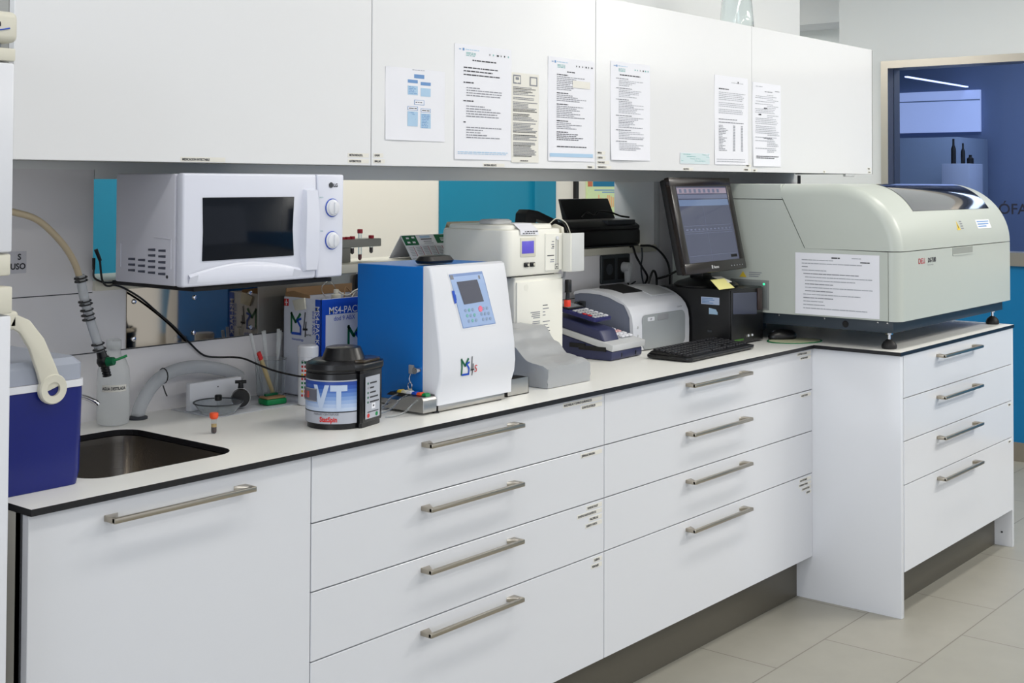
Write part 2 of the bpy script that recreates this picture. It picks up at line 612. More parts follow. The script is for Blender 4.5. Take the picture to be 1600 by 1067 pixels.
def drawer_cab(name, label, x0, x1, yf, zs, hx, stickers, side_mat=LAM, plinth_y=0.074, panels=False, yback=0.640):
    c = thing(name, label, 'cabinet', ((x0 + x1) / 2, (yf + yback) / 2, 0))
    b = MB()
    zb = zs[-1]
    if panels:
        b.box(x0, yf + 0.002, 0, x0 + 0.022, yback, 0.8870, LAM, 0.0012)
        b.box(x1 - 0.022, yf + 0.002, 0, x1, yback, 0.8870, LAM, 0.0012)
        b.box(x0 + 0.022, yf + 0.024, zb, x1 - 0.022, yback, 0.8870, GAP)
        b.lathe([(0.004, 0), (0.004, 0.002)], (x1 - 0.024, -0.272, 0.055), INKD, 10, axis='x')
        xa, xb = x0 + 0.024, x1 - 0.024
    else:
        b.box(x0 + 0.0005, yf + 0.021, zb, x1 - 0.0005, yback, 0.8870, side_mat)
        xa, xb = x0 + 0.0015, x1 - 0.0015
    b.build('carcass', c)
    b = MB(); b.box(x0 + (0.022 if panels else 0), plinth_y, 0, x1 - (0.022 if panels else 0), plinth_y + 0.016, zb, PLINTH); b.build('plinth', c)
    for k in range(len(zs) - 1):
        b = MB()
        zt = zs[k] - (0.0015 if k else 0)
        b.box(xa, yf, zs[k + 1] + 0.0015, xb, yf + 0.0195, zt, LAM, 0.0009, 1)
        d = b.build('drawer', c)
        hz = (zs[k] - 0.033) if k == 0 else zs[k] - 0.032
        b = MB(); handle_mb(b, hx[0], hx[1], HZ[k], yf); b.build('handle', d, off=OFF[d.name])
        if stickers[k]:
            b = MB(); sticker(b, xb - 0.010, zt - 0.006, yf, stickers[k]); b.build('sticker', d, off=OFF[d.name], smooth=False)
    return c


HZ = [0.857, 0.7085, 0.5645, 0.4185]
ZS = [0.8865, 0.7408, 0.5945, 0.4462, 0.1511]
YFR = 0.012
# sink cabinet, one tall front
c = thing('sink_cabinet', 'white base cabinet with one tall front under the sink', 'cabinet', (1.549, 0.33, 0))
b = MB(); b.box(1.2205, YFR + 0.024, 0.0, 1.240, 0.64, 0.887, SIDEG); b.box(1.240, YFR + 0.03, 0.151, 1.8775, 0.085, 0.82, LAM); b.box(1.86, YFR + 0.03, 0.151, 1.8775, 0.64, 0.887, LAM)
b.box(1.240, 0.05, 0.151, 1.86, 0.64, 0.17, LAM); b.box(1.2205, YFR + 0.02, 0.0, 1.2265, YFR + 0.04, 0.887, GAP)
b.build('carcass', c)
b = MB(); b.box(1.24, 0.074, 0, 1.8775, 0.09, 0.151, PLINTH); b.build('plinth', c)
b = MB(); b.box(1.2215, YFR, 0.1525, 1.8768, YFR + 0.0195, 0.8865, LAM, 0.0009, 1); d = b.build('door', c)
b = MB(); handle_mb(b, 1.372, 1.700, 0.853, YFR); b.build('handle', d, off=OFF[d.name])

drawer_cab('drawer_cabinet', 'white cabinet of four drawers standing between sink cabinet and the keyboard end of the run', 1.8783, 2.9634, YFR, ZS, (2.220, 2.566),
           [['MASCARILLAS Y GORROS QUIRURGICOS', 'GUANTES ESTERILES'], ['JERINGAS INSULINA'], ['SONDAS FOLEY', 'SONDAS NASOGASTRICAS', 'PALOMILLAS', 'SUEROS VARIOS'], ['SUEROS', 'VENDAJES']])
drawer_cab('drawer_cabinet', 'white cabinet of four drawers next to the tall side panel', 2.9634, 4.2427, YFR, ZS, (3.392, 3.750),
           [['CATETERES Y SONDAS', 'TAPONES VARIOS'], ['AGUJAS VARIAS'], [], ['GASAS ESTERILES', 'COMPRESAS VARIAS', 'ALGODON GASA', 'VENDAS']])
drawer_cab('drawer_cabinet', 'deeper white cabinet of four drawers with floor-length side panels under the large analyzer', 4.2427, 5.391, -0.3165, ZS, (4.558, 4.943),
           [[], [], ['VARIOS'], ['VARIOS']], panels=True, plinth_y=-0.242)

# ------------------------------------------------------------------ wall cabinets
YU = 0.2753; ZU = 1.5144; ZT = 2.0599
XU = [1.3300, 2.3087, 3.2864, 4.2857, 5.3626]
ulab = ['white wall cabinet above the microwave, leftmost of the row',
        'white wall cabinet with the blue flowchart sheet on its door',
        'white wall cabinet above the black monitor',
        'white wall cabinet at the far right end of the row, one sheet on its door']
ust = [[(1.726, 1.5265, ['MEDICACION INYECTABLE'], True), (2.300, 1.545, ['METRONIDAZOL', 'ANTIBIOTICOS'], False)],
       [(2.316, 1.546, ['GASAS', 'MALLAS'], True), (2.745, 1.5265, ['MATERIAL RESCATE'], True), (3.280, 1.5265, ['VENDAS'], False)],
       [(3.293, 1.572, ['PIPETAS', 'CUBETAS', 'TUBOS GELES', 'TERMOMETROS 1'], True), (3.800, 1.5265, ['REACTIVOS 1'], True), (4.279, 1.543, ['VARIOS', 'PAPELERIA'], False)],
       [(4.291, 1.5265, ['CAJAS'], True), (4.88, 1.5265, ['GEL'], True), (5.350, 1.543, ['TINTES', 'COLOR'], False)]]
for k in range(4):
    x0, x1 = XU[k], XU[k + 1]
    c = thing('wall_cabinet', ulab[k], 'cabinet', ((x0 + x1) / 2, 0.46, ZU))
    b = MB()
    b.box(x0 + 0.0005, YU + 0.021, ZU + 0.004, x1 - 0.0005, 0.645, ZT - 0.002, mk('carcass_%d' % k, (176, 176, 172), 0.5))
    b.build('carcass', c)
    b = MB(); b.box(x0 + 0.0015, YU, ZU, x1 - 0.0015, YU + 0.0195, ZT, LAMU, 0.0009, 1)
    d = b.build('door', c)
    for (sx, sz, ls, left) in ust[k]:
        b = MB(); sticker(b, sx, sz, YU, ls, h=0.0075, left=left)
        b.build('sticker', d, off=OFF[d.name], smooth=False)
    if k == 3:
        b = MB(); b.box(x1 + 0.0005, YU + 0.003, ZU, x1 + 0.012, 0.645, ZT - 0.002, mk('end_panel_grey', (140, 143, 140), 0.5)); b.build('end_panel', c)
        b = MB(); b.box(5.10, YU + 0.002, ZU - 0.012, 5.19, YU + 0.016, ZU, LGREY, 0.003); b.build('finger_pull_shadow', d, off=OFF[d.name])  # grey tab put in for the shadow of a finger pull

# ------------------------------------------------------------------ sheets of paper taped to the doors
rnd = random.Random(4)


def sheet(name, label, x0, x1, z0, z1, y, paint, m=PAPER, curl=0.004, origin=None, xd=X, nrm=-Y, skew=0.0):
    """a sheet standing off its support a little at the foot; paint(b, P) draws print in sheet fractions"""
    w = x1 - x0; h = z1 - z0
    o = Vector(origin) if origin else Vector((x0, y, z0))
    def P(u, v, k=0.0):
        lift = 0.0008 + curl * max(0, 0.25 - v) ** 2 * 8 * (0.6 + 0.4 * sin(5 * u)) + 0.0006 * sin(9 * u + 7 * v)
        return o + xd * (u * w + skew * v * h) + Z * (v * h) + nrm * (lift + k)
    b = MB()
    n = 10
    vs = [P(i / n, j / n, 0.0004) for j in range(n + 1) for i in range(n + 1)] + [P(i / n, j / n) for j in range(n + 1) for i in range(n + 1)]
    N = (n + 1) ** 2
    fs = []
    for j in range(n):
        for i in range(n):
            a = j * (n + 1) + i
            fs.append((a, a + 1, a + n + 2, a + n + 1))
            fs.append((N + a, N + a + n + 1, N + a + n + 2, N + a + 1))
    for i in range(n):
        for a, c in ((i, i + 1), (n * (n + 1) + i + 1, n * (n + 1) + i)):
            fs.append((a, N + a, N + c, c))
        for a, c in (((i + 1) * (n + 1), i * (n + 1)), (i * (n + 1) + n, (i + 1) * (n + 1) + n)):
            fs.append((a, N + a, N + c, c))
    b.faces(vs, fs, m)
    cnt = [0]
    def bar(u0, v0, u1, v1, mm):
        cnt[0] += 1
        k = 0.0008 + 2.5e-6 * cnt[0]
        b.faces([P(u0, v0, k), P(u1, v0, k), P(u1, v1, k), P(u0, v1, k)], [(0, 1, 2, 3)], mm)
    def line(v, u0, u1, mm=INK, t=0.011, gap=None):
        gap = gap if gap is not None else (0.004 if curl == 0.006 else 0.010)
        u = u0
        while u < u1 - 0.01:
            l = min(rnd.uniform(0.02, 0.085), u1 - u)
            bar(u, v - t / 2, u + l, v + t / 2, mm)
            u += l + gap
    paint(bar, line)
    ob = single(b, name, label, 'paper', (o.x, o.y, o.z), smooth=True, ang=60)
    return ob


def p_flow(bar, line):
    line(0.985, 0.44, 0.66, INK, 0.008)
    for (u, v, w, h, mm) in [(0.47, 0.87, 0.17, 0.055, INKB), (0.36, 0.80, 0.17, 0.045, INKB), (0.58, 0.78, 0.17, 0.045, INKB),
                             (0.47, 0.50, 0.17, 0.07, INKB), (0.36, 0.42, 0.17, 0.055, INKB), (0.58, 0.40, 0.17, 0.055, INKB)]:
        bar(u, v, u + w, v + h, mm)
        bar(u + 0.008, v + 0.006, u + w - 0.008, v + h - 0.006, PAPER)
        line(v + h / 2, u + 0.02, u + w - 0.02, INKD, 0.012)
    for (u, v0, v1) in [(0.36, 0.635, 0.76), (0.58, 0.625, 0.74), (0.36, 0.20, 0.405), (0.58, 0.18, 0.385)]:
        bar(u, v0, u + 0.17, v1, INKLB)
        v = v1 - 0.018
        while v > v0 + 0.01:
            line(v, u + 0.015, u + rnd.uniform(0.10, 0.155), INKB, 0.009)
            v -= 0.022


def p_head(bar, line, title=(0.3, 0.72)):
    line(0.955, 0.07, 0.12, INKB, 0.008); bar(0.13, 0.945, 0.16, 0.967, INKB); line(0.957, 0.18, 0.42, INKLB, 0.007)
    for v in (0.93, 0.918, 0.905): line(v, 0.19, 0.36, INKT, 0.006)
    for u in (0.60, 0.66, 0.73, 0.80, 0.86, 0.93): bar(u, 0.925, u + rnd.uniform(0.012, 0.04), 0.94, INKD if rnd.random() < 0.6 else INKT)
    line(0.868, title[0], title[1], INKD, 0.011)


def p_proto(bar, line):
    p_head(bar, line)
    for v, e in ((0.80, 0.75), (0.77, 0.66), (0.738, 0.80)): line(v, 0.15, e, INKD, 0.010)
    for v0, n in ((0.67, 4), (0.51, 5), (0.325, 5)):
        line(v0, 0.15, 0.32 if v0 > 0.4 else 0.20, INKD, 0.010)
        for k in range(n): line(v0 - 0.045 - 0.022 * k, 0.20, rnd.uniform(0.4, 0.88), INK, 0.008)
    line(0.065, 0.05, 0.93, INKLB, 0.008); line(0.05, 0.05, 0.9, INKLB, 0.006)


def p_leaf(bar, line):
    bar(0.06, 0.875, 0.34, 0.975, INK); bar(0.09, 0.89, 0.31, 0.96, PAPERW); bar(0.14, 0.92, 0.27, 0.95, INK)
    bar(0.66, 0.865, 0.94, 0.97, INK); bar(0.70, 0.88, 0.90, 0.955, PAPERW)
    v = 0.84
    while v > 0.07:
        if rnd.random() < 0.14: v -= 0.018
        line(v, 0.06, rnd.uniform(0.6, 0.95), INKD if rnd.random() < 0.25 else INK, 0.008, 0.006)
        v -= 0.0165
    line(0.02, 0.3, 0.6, INKD, 0.01)


def p_dense(bar, line):
    p_head(bar, line, (0.40, 0.58))
    v = 0.835
    for blk, n in (('a', 8), ('b', 4), ('c', 7), ('d', 4), ('e', 4)):
        line(v, 0.18, 0.42, INKD, 0.009); v -= 0.02
        for k in range(n):
            line(v, 0.18, rnd.uniform(0.45, 0.86), INK if blk != 'e' else INKD, 0.007); v -= 0.0175
        v -= 0.018
    bar(0.52, 0.72, 0.90, 0.79, PAPERW); line(0.775, 0.56, 0.88, YEL, 0.006)
    line(0.14, 0.18, 0.82, INKD, 0.009); bar(0.03, 0.04, 0.97, 0.075, INKLB)


def p_light(bar, line):
    p_head(bar, line, (0.22, 0.74))
    v = 0.83
    for n in (4, 5, 8, 7, 5, 5):
        line(v, 0.13, rnd.uniform(0.35, 0.55), INK, 0.008); v -= 0.02
        for k in range(n):
            line(v, 0.2, rnd.uniform(0.45, 0.88), INK if rnd.random() < 0.3 else mk_l, 0.006); v -= 0.0165
        v -= 0.012


mk_l = mk('ink_pale', (165, 168, 176), 0.7)


def p_table(bar, line):
    bar(0.68, 0.925, 0.71, 0.95, INKD); line(0.93, 0.5, 0.85, mk_l, 0.006)
    line(0.85, 0.12, 0.42, INKD, 0.012)
    v = 0.81
    for n in (5, 3, 3):
        for k in range(n):
            line(v, 0.12, rnd.uniform(0.8, 0.92), mk_l, 0.007); v -= 0.02
        v -= 0.015
    line(0.51, 0.12, 0.66, INK, 0.009); line(0.475, 0.12, 0.86, INK, 0.009)
    for k in range(17):
        vv = 0.44 - k * 0.0175
        line(vv, 0.12, rnd.uniform(0.22, 0.4), INK, 0.007)
        bar(0.54, vv - 0.004, 0.60, vv + 0.004, INK); bar(0.78, vv - 0.004, 0.84, vv + 0.004, INK)
    for v in (0.06, 0.035): line(v, 0.05, 0.9, mk_l, 0.006)


def p_form(bar, line):
    line(0.955, 0.1, 0.34, mk_l, 0.007); line(0.90, 0.42, 0.7, INK, 0.01); line(0.915, 0.78, 0.95, INK, 0.01)
    v = 0.86
    for k in range(32):
        if k % 6 == 5: v -= 0.01
        line(v, rnd.choice((0.08, 0.1, 0.5)), rnd.uniform(0.7, 0.96), mk_l, 0.007); v -= 0.0205
    line(0.70, 0.38, 0.5, INKD, 0.014); line(0.62, 0.2, 0.3, INKD, 0.016); line(0.34, 0.38, 0.66, INK, 0.011)
    line(0.12, 0.1, 0.9, INKD, 0.009); line(0.10, 0.1, 0.75, INKD, 0.009)


YP = YU
sheet('flowchart_sheet', 'white sheet with two small blue flowcharts taped to a wall cabinet door', 2.357, 2.584, 1.582, 1.772, YP, p_flow)
sheet('notice_sheet', 'tall white protocol sheet with bold heading, right of the flowchart sheet', 2.623, 2.868, 1.536, 1.854, YP, p_proto)
sheet('instruction_leaflet', 'narrow folded leaflet of dense small print taped between two larger sheets', 2.868, 2.996, 1.531, 1.791, YP, p_leaf, PAPERW)
sheet('notice_sheet', 'white sheet of dense paragraphs, at the door edge above the beige instrument', 3.041, 3.276, 1.538, 1.851, YP, p_dense)
sheet('notice_sheet', 'white sheet with curled foot and faint indented list, above the black printer', 3.366, 3.594, 1.546, 1.862, YP, p_light, curl=0.012)
sheet('notice_sheet', 'white sheet with a printed table of figures in its lower half, above the analyzer', 4.012, 4.254, 1.540, 1.861, YP, p_table)
sheet('notice_sheet', 'white form-like sheet taped to the last door on the right', 4.291, 4.512, 1.537, 1.852, YP, p_form, curl=0.008)
sheet('label_strip', 'small pale teal printed strip low on the door above the monitor', 3.780, 3.979, 1.539, 1.578, YP,
      lambda bar, line: (bar(0.01, 0.03, 0.99, 0.97, mk('pale_teal_print', (206, 222, 226), 0.6)), [line(v, 0.04, 0.96, INKT, 0.05) for v in (0.85, 0.66, 0.47, 0.28)]), curl=0.0)

# ------------------------------------------------------------------ two stacked refrigerators at the left edge
FY = -0.05
FX0, FX1 = 0.52, 1.150
t = thing('refrigerator', 'white refrigerator with cream top cap, standing on another fridge at the left edge', 'refrigerator', (0.835, 0.25, 1.298))
b = MB(); b.box(FX0, FY + 0.05, 1.315, FX1 - 0.004, 0.55, 1.70, WHITEP, 0.004); b.build('body', t)
b = MB(); b.box(FX0, FY, 1.352, FX1, FY + 0.048, 1.672, WHITEP, 0.005); b.build('door', t)
b = MB(); b.box(FX0, FY - 0.002, 1.674, FX1, FY + 0.05, 1.696, CREAMP, 0.003); b.build('trim_band', t)
b = MB(); b.box(FX0, FY + 0.004, 1.313, FX1, FY + 0.048, 1.350, CREAMP, 0.004); b.build('base_band', t)
b = MB(); b.box(FX0, FY - 0.012, 1.704, FX1, 0.55, 1.757, CREAMP, 0.012, 4)
b.box(FX0 + 0.02, FY + 0.01, 1.694, FX1 - 0.02, 0.5, 1.706, GREY)
b.tube([(1.085, FY - 0.013, 1.726), (1.110, FY - 0.013, 1.7235), (1.132, FY - 0.013, 1.728)], 0.0012, BLUE, 6)
b.text('e', 0.018, (1.108, FY - 0.0125, 1.730), X, Z, INKD, bold=0.0006)
b.build('top_cap', t)
for fx in (1.115, 0.56):
    for fy in (FY + 0.05, 0.5):
        b = MB(); b.cyl((fx, fy, 1.2955), (fx, fy, 1.316), 0.016, 0.02, CREAMP, 16); b.build('foot', t)
t = thing('refrigerator', 'tall white refrigerator with cream top band, on the floor left of the worktop', 'refrigerator', (0.835, 0.25, 0))
b = MB(); b.box(FX0, FY + 0.05, 0.02, FX1 - 0.004, 0.58, 1.294, WHITEP, 0.004); b.build('body', t)
b = MB(); b.box(FX0, FY, 0.06, FX1, FY + 0.048, 1.247, WHITEP, 0.005); b.build('door', t)
b = MB(); b.box(FX0, FY - 0.002, 1.250, FX1, FY + 0.05, 1.295, CREAMP, 0.003); b.build('control_band', t)
b = MB(); b.box(FX0 + 0.03, FY + 0.06, 0, FX1 - 0.03, 0.55, 0.021, BLACKM); b.build('base', t)

# ------------------------------------------------------------------ cooler box
t = thing('cooler_box', 'dark blue cooler box with grey lid and white swing handle, at the sink', 'cooler box', (1.28, 0.28, 0.9))
cx0, cx1, cy0, cy1 = 1.165, 1.389, 0.107, 0.44
b = MB()
def rl(x0, y0, x1, y1, z, r): return [(x, y, z) for x, y in rrect(x0, y0, x1, y1, r, 4)]
b.loft([rl(cx0 + 0.004, cy0 + 0.004, cx1 - 0.004, cy1 - 0.004, 0.9005, 0.02), rl(cx0, cy0, cx1, cy1, 0.925, 0.02), rl(cx0, cy0 - 0.003, cx1 + 0.002, cy1, 1.085, 0.02)], BLUEC)
b.build('body', t)
b = MB(); b.loft([rl(cx0 - 0.002, cy0 - 0.005, cx1 + 0.003, cy1 + 0.003, 1.0855, 0.02), rl(cx0 - 0.002, cy0 - 0.005, cx1 + 0.003, cy1 + 0.003, 1.0985, 0.02)], WHITEP); b.build('rim', t)
b = MB(); b.loft([rl(cx0 + 0.001, cy0, cx1 + 0.001, cy1, 1.099, 0.02), rl(cx0 + 0.001, cy0, cx1 + 0.001, cy1, 1.128, 0.02), rl(cx0 + 0.012, cy0 + 0.012, cx1 - 0.01, cy1 - 0.012, 1.140, 0.02),
                 rl(cx0 + 0.03, cy0 + 0.03, cx1 - 0.03, cy1 - 0.03, 1.141, 0.02)], mk('cooler_lid_grey', (160, 166, 180), 0.4)); b.build('lid', t)
b = MB()
for yy, s_ in ((cy0 - 0.014, 1), (cy1 + 0.004, 1)):
    pv = (1.3155, 1.088)
    arm = [(pv[0], pv[1]), (1.303, 1.125), (1.282, 1.175), (1.258, 1.208), (1.232, 1.222)]
    L = []; Rr = []
    for i, (px, pz) in enumerate(arm):
        q = arm[min(i + 1, 4)]; p_ = arm[max(i - 1, 0)]
        d = Vector((q[0] - p_[0], 0, q[1] - p_[1])).normalized(); nn = Vector((-d.z, 0, d.x))
        wv = 0.021 - 0.0022 * i
        L.append((px + nn.x * wv, pz + nn.z * wv)); Rr.append((px - nn.x * wv, pz - nn.z * wv))
    b.prism(L + Rr[::-1], 'y', yy, yy + 0.011, CREAMP, 0.003, 2)
    b.lathe([(0.013, -0.002), (0.026, -0.003), (0.028, 0.0), (0.028, 0.008), (0.013, 0.010), (0.013, -0.002)], (pv[0], yy, pv[1]), CREAMP, 28, cap=False, axis='y')
    b.lathe([(0.0125, 0.004), (0.0125, 0.009)], (pv[0], yy, pv[1]), BLUEC, 20, axis='y')
b.box(1.200, cy0 - 0.014, 1.203, 1.246, cy1 + 0.015, 1.238, CREAMP, 0.008, 3)
b.build('handle', t)

# ------------------------------------------------------------------ wall sign, taps, bottle and hoses by the sink
b = MB(); b.box(1.40, YW - 0.0015, 1.262, 1.583, YW, 1.312, mk('sign_white', (205, 205, 212), 0.5))
b.text('S', 0.019, (1.5695, YW - 0.002, 1.2930), X, Z, INKD, align='RIGHT', bold=0.0006)
b.text('USO', 0.019, (1.581, YW - 0.002, 1.2715), X, Z, INKD, align='RIGHT', bold=0.0006)
single(b, 'wall_sign', 'small white wall sign ending in USO beside the fridge', 'sign', (1.49, YW, 1.262), smooth=False)

t = thing('tap_hose', 'beige rubber hose with black ties and green-levered valve hanging over the sink', 'hose', (1.70, 0.5, 1.02))
b = MB(); b.tube([(1.30, 0.5, 1.40), (1.40, 0.5, 1.415), (1.464, 0.5, 1.405), (1.521, 0.5, 1.386), (1.576, 0.5, 1.338), (1.608, 0.5, 1.294), (1.626, 0.5, 1.25)], 0.0075, HOSEB, 12)
b.build('upper_hose', t)
b = MB(); b.tube([(1.624, 0.5, 1.262), (1.634, 0.5, 1.216), (1.646, 0.5, 1.175), (1.662, 0.5, 1.13), (1.677, 0.5, 1.088)], 0.0105, HOSEG, 14); b.build('lower_hose', t)
for (px, pz) in ((1.626, 1.256), (1.6275, 1.249), (1.637, 1.203), (1.640, 1.196), (1.6425, 1.183), (1.645, 1.172), (1.648, 1.162), (1.6715, 1.104), (1.6755, 1.092)):
    b = MB(); b.tube([(px + 0.0135 * cos(a), 0.5 + 0.0135 * sin(a), pz + 0.003 * cos(a)) for a in [2 * pi * k / 14 for k in range(15)]], 0.0018, BLACKP, 6, sub=1)
    b.box(px - 0.020, 0.488, pz - 0.003, px - 0.011, 0.496, pz + 0.002, BLACKP, 0.001)
    b.build('cable_tie', t)
b = MB()
b.cyl((1.678, 0.5, 1.090), (1.684, 0.5, 1.072), 0.0095, 0.012, BLACKP); b.lathe([(0.0, -0.014), (0.011, -0.012), (0.0155, -0.004), (0.0155, 0.004), (0.011, 0.012), (0, 0.014)], (1.687, 0.5, 1.064), BLACKP, cap=False)
b.cyl((1.689, 0.5, 1.056), (1.697, 0.5, 1.030), 0.009, 0.0075, BLACKP)
for k in range(4): b.cyl((1.6905 + 0.0018 * k, 0.5, 1.050 - 0.006 * k), (1.691 + 0.0018 * k, 0.5, 1.047 - 0.006 * k), 0.0098, 0.0098, BLACKP)
b.build('valve_body', t)
b = MB(); b.cyl((1.687, 0.484, 1.064), (1.694, 0.470, 1.066), 0.011, 0.009, DGREEN); b.tube([(1.692, 0.474, 1.066), (1.706, 0.466, 1.071), (1.722, 0.462, 1.076)], 0.003, GREEN, 8)
b.build('valve_lever', t)

t = thing('water_bottle', 'tall translucent plastic bottle labelled agua destilada behind the sink', 'bottle', (1.765, 0.578, 0.9))
b = MB()
b.lathe([(0.030, 0.902), (0.036, 0.905), (0.0375, 0.92), (0.0375, 1.005), (0.036, 1.03), (0.028, 1.052), (0.017, 1.063), (0.0155, 1.072), (0.0155, 1.084)], (1.765, 0.578, 0), MILKY, 32)
b.build('bottle_body', t)
b = MB(); b.lathe([(0.0175, 1.078), (0.0175, 1.098), (0.012, 1.101)], (1.765, 0.578, 0), MILKY, 24); b.build('cap', t)
b = MB()
def wraptext(b, txt, size, c, r, a0, z, m, bold=0.0003, sx=1.0):
    tmp = MB(); tmp.text(txt, size, (0, 0, 0), X, Z, m, bold=bold, sx=sx)
    xs = [v.co.x for v in tmp.bm.verts]
    k = min(xs)
    while k < max(xs):
        bmesh.ops.bisect_plane(tmp.bm, geom=list(tmp.bm.verts) + list(tmp.bm.edges) + list(tmp.bm.faces), plane_co=(k, 0, 0), plane_no=(1, 0, 0))
        k += 0.003
    i = b.mi(m); mp = {}
    for v in tmp.bm.verts:
        a = a0 + v.co.x / r
        mp[v] = b.bm.verts.new((c[0] + r * cos(a), c[1] + r * sin(a), z + v.co.z))
    for f in tmp.bm.faces:
        try:
            q = b.bm.faces.new([mp[v] for v in f.verts]); q.material_index = i
        except ValueError:
            pass
    tmp.bm.free()
lv = []
n = 12
A0, A1 = radians(-165), radians(-75)
for k in range(n + 1):
    a = A0 + (A1 - A0) * k / n
    lv.append((a,))
vs = [(1.765 + 0.0381 * cos(a[0]), 0.578 + 0.0381 * sin(a[0]), 0.982) for a in lv] + [(1.765 + 0.0381 * cos(a[0]), 0.578 + 0.0381 * sin(a[0]), 0.9975) for a in lv]
b.faces(vs, [(k, k + 1, n + 2 + k, n + 1 + k) for k in range(n)], PAPERW)
wraptext(b, 'AGUA DESTILADA', 0.0095, (1.765, 0.578), 0.0387, radians(-163), 0.9865, INKD, sx=0.72)
b.build('label', t, smooth=False)

t = thing('tap', 'low chrome tap with a short spout between cooler box and bottle', 'tap', (1.655, 0.575, 0.9))
b = MB(); b.lathe([(0.022, 0.9), (0.022, 0.906), (0.015, 0.91), (0.014, 0.97), (0.010, 0.985)], (1.655, 0.59, 0), CHROME, 24); b.build('tap_body', t)
b = MB(); b.tube([(1.655, 0.590, 0.972), (1.668, 0.560, 0.980), (1.685, 0.532, 0.970), (1.692, 0.526, 0.962)], 0.0058, CHROME, 12); b.build('spout', t)

t = thing('drain_hose', 'thick translucent grey hose arching from the worktop hole along the wall', 'hose', (1.846, 0.6, 0.9))
b = MB(); b.tube([(1.846, 0.600, 0.903), (1.860, 0.602, 0.935), (1.892, 0.605, 0.973), (1.933, 0.610, 0.995), (1.986, 0.615, 1.004), (2.045, 0.618, 1.002), (2.110, 0.620, 0.988), (2.150, 0.625, 0.974), (2.180, 0.632, 0.960)], 0.0165, HOSEG, 16)
b.build('hose', t)
b = MB(); b.lathe([(0.024, 0.9), (0.024, 0.905), (0.018, 0.907)], (1.846, 0.598, 0), DGREY, 24); b.build('collar', t)
b = MB(); b.tube([(1.9275 + 0.0 * k, 0.610 + 0.0185 * cos(2 * pi * k / 14), 0.993 + 0.0185 * sin(2 * pi * k / 14)) for k in range(15)], 0.0016, BLACKP, 6, sub=1)
b.tube([(1.918, 0.598, 0.972), (1.922, 0.594, 0.955), (1.926, 0.592, 0.945)], 0.0016, BLACKP, 6); b.build('cable_tie', t)

# ------------------------------------------------------------------ clear mat with small lab things
b = MB(); b.prism([(1.972, 0.640), (1.966, 0.462), (2.330, 0.455), (2.335, 0.640)], 'z', 0.9002, 0.9022, mk('mat_film', (205, 208, 214), 0.2, alpha=1.0), 0.0006)
single(b, 'plastic_mat', 'clear grey plastic mat lying against the wall under the small glassware', 'mat', (2.15, 0.55, 0.9))
b = MB(); b.prism([(1.975, 0.566), (2.135, 0.566), (2.135, 0.584), (1.975, 0.584)], 'z', 0.9025, 0.972, WHITEP, 0.003)
b.lathe([(0.002, 0), (0.002, 0.0005)], (2.06, 0.5655, 0.955), INKD, 8, axis='y')
single(b, 'white_box', 'small white plastic case standing against the wall behind the glass disc', 'case', (2.055, 0.575, 0.902))
t = thing('glass_disc', 'round glass disc with dark rim and black knob on the clear mat', 'glass disc', (2.010, 0.500, 0.902))
b = MB(); b.lathe([(0.001, 0.9045), (0.042, 0.905), (0.058, 0.926), (0.060, 0.929), (0.057, 0.929), (0.041, 0.908), (0.001, 0.908)], (2.010, 0.500, 0), CLEARP, 40, cap=False); b.build('dish', t)
b = MB(); b.tube([(2.010 + 0.060 * cos(2 * pi * k / 40), 0.500 + 0.060 * sin(2 * pi * k / 40), 0.930) for k in range(41)], 0.0017, DGREY, 8, sub=1); b.build('rim', t)
b = MB(); b.cyl((2.010, 0.5, 0.908), (2.010, 0.5, 0.934), 0.003, 0.003, CLEARP); b.lathe([(0.008, 0.934), (0.009, 0.936), (0.009, 0.946), (0.007, 0.948)], (2.010, 0.5, 0), BLACKP, 18); b.build('knob', t)
t = thing('black_stopper', 'round black rubber cap with chrome band and small cross grip on the mat', 'cap', (2.095, 0.520, 0.902), local=True)
dv = Vector((-0.62, -0.76, 0.0))
b = MB(); c0 = Vector((0, 0, 0.026)); b.cyl(c0 - dv * 0.026, c0 + dv * 0.008, 0.016, 0.0235, BLACKM, 28); b.cyl(c0 + dv * 0.008, c0 + dv * 0.018, 0.0235, 0.0215, BLACKP, 28); b.build('cap_body', t)
b = MB(); b.cyl(c0 + dv * 0.003, c0 + dv * 0.006, 0.0242, 0.0242, CHROME, 28); b.build('band', t)
b = MB(); c1 = c0 - dv * 0.018; b.cyl(c1 + Vector((0, 0, 0.014)), c1 + Vector((0, 0, 0.036)), 0.008, 0.006, BLACKP)
b.cyl(c1 + Vector((-0.011, 0.009, 0.037)), c1 + Vector((0.011, -0.009, 0.037)), 0.0042, 0.0042, BLACKP); b.build('grip', t)

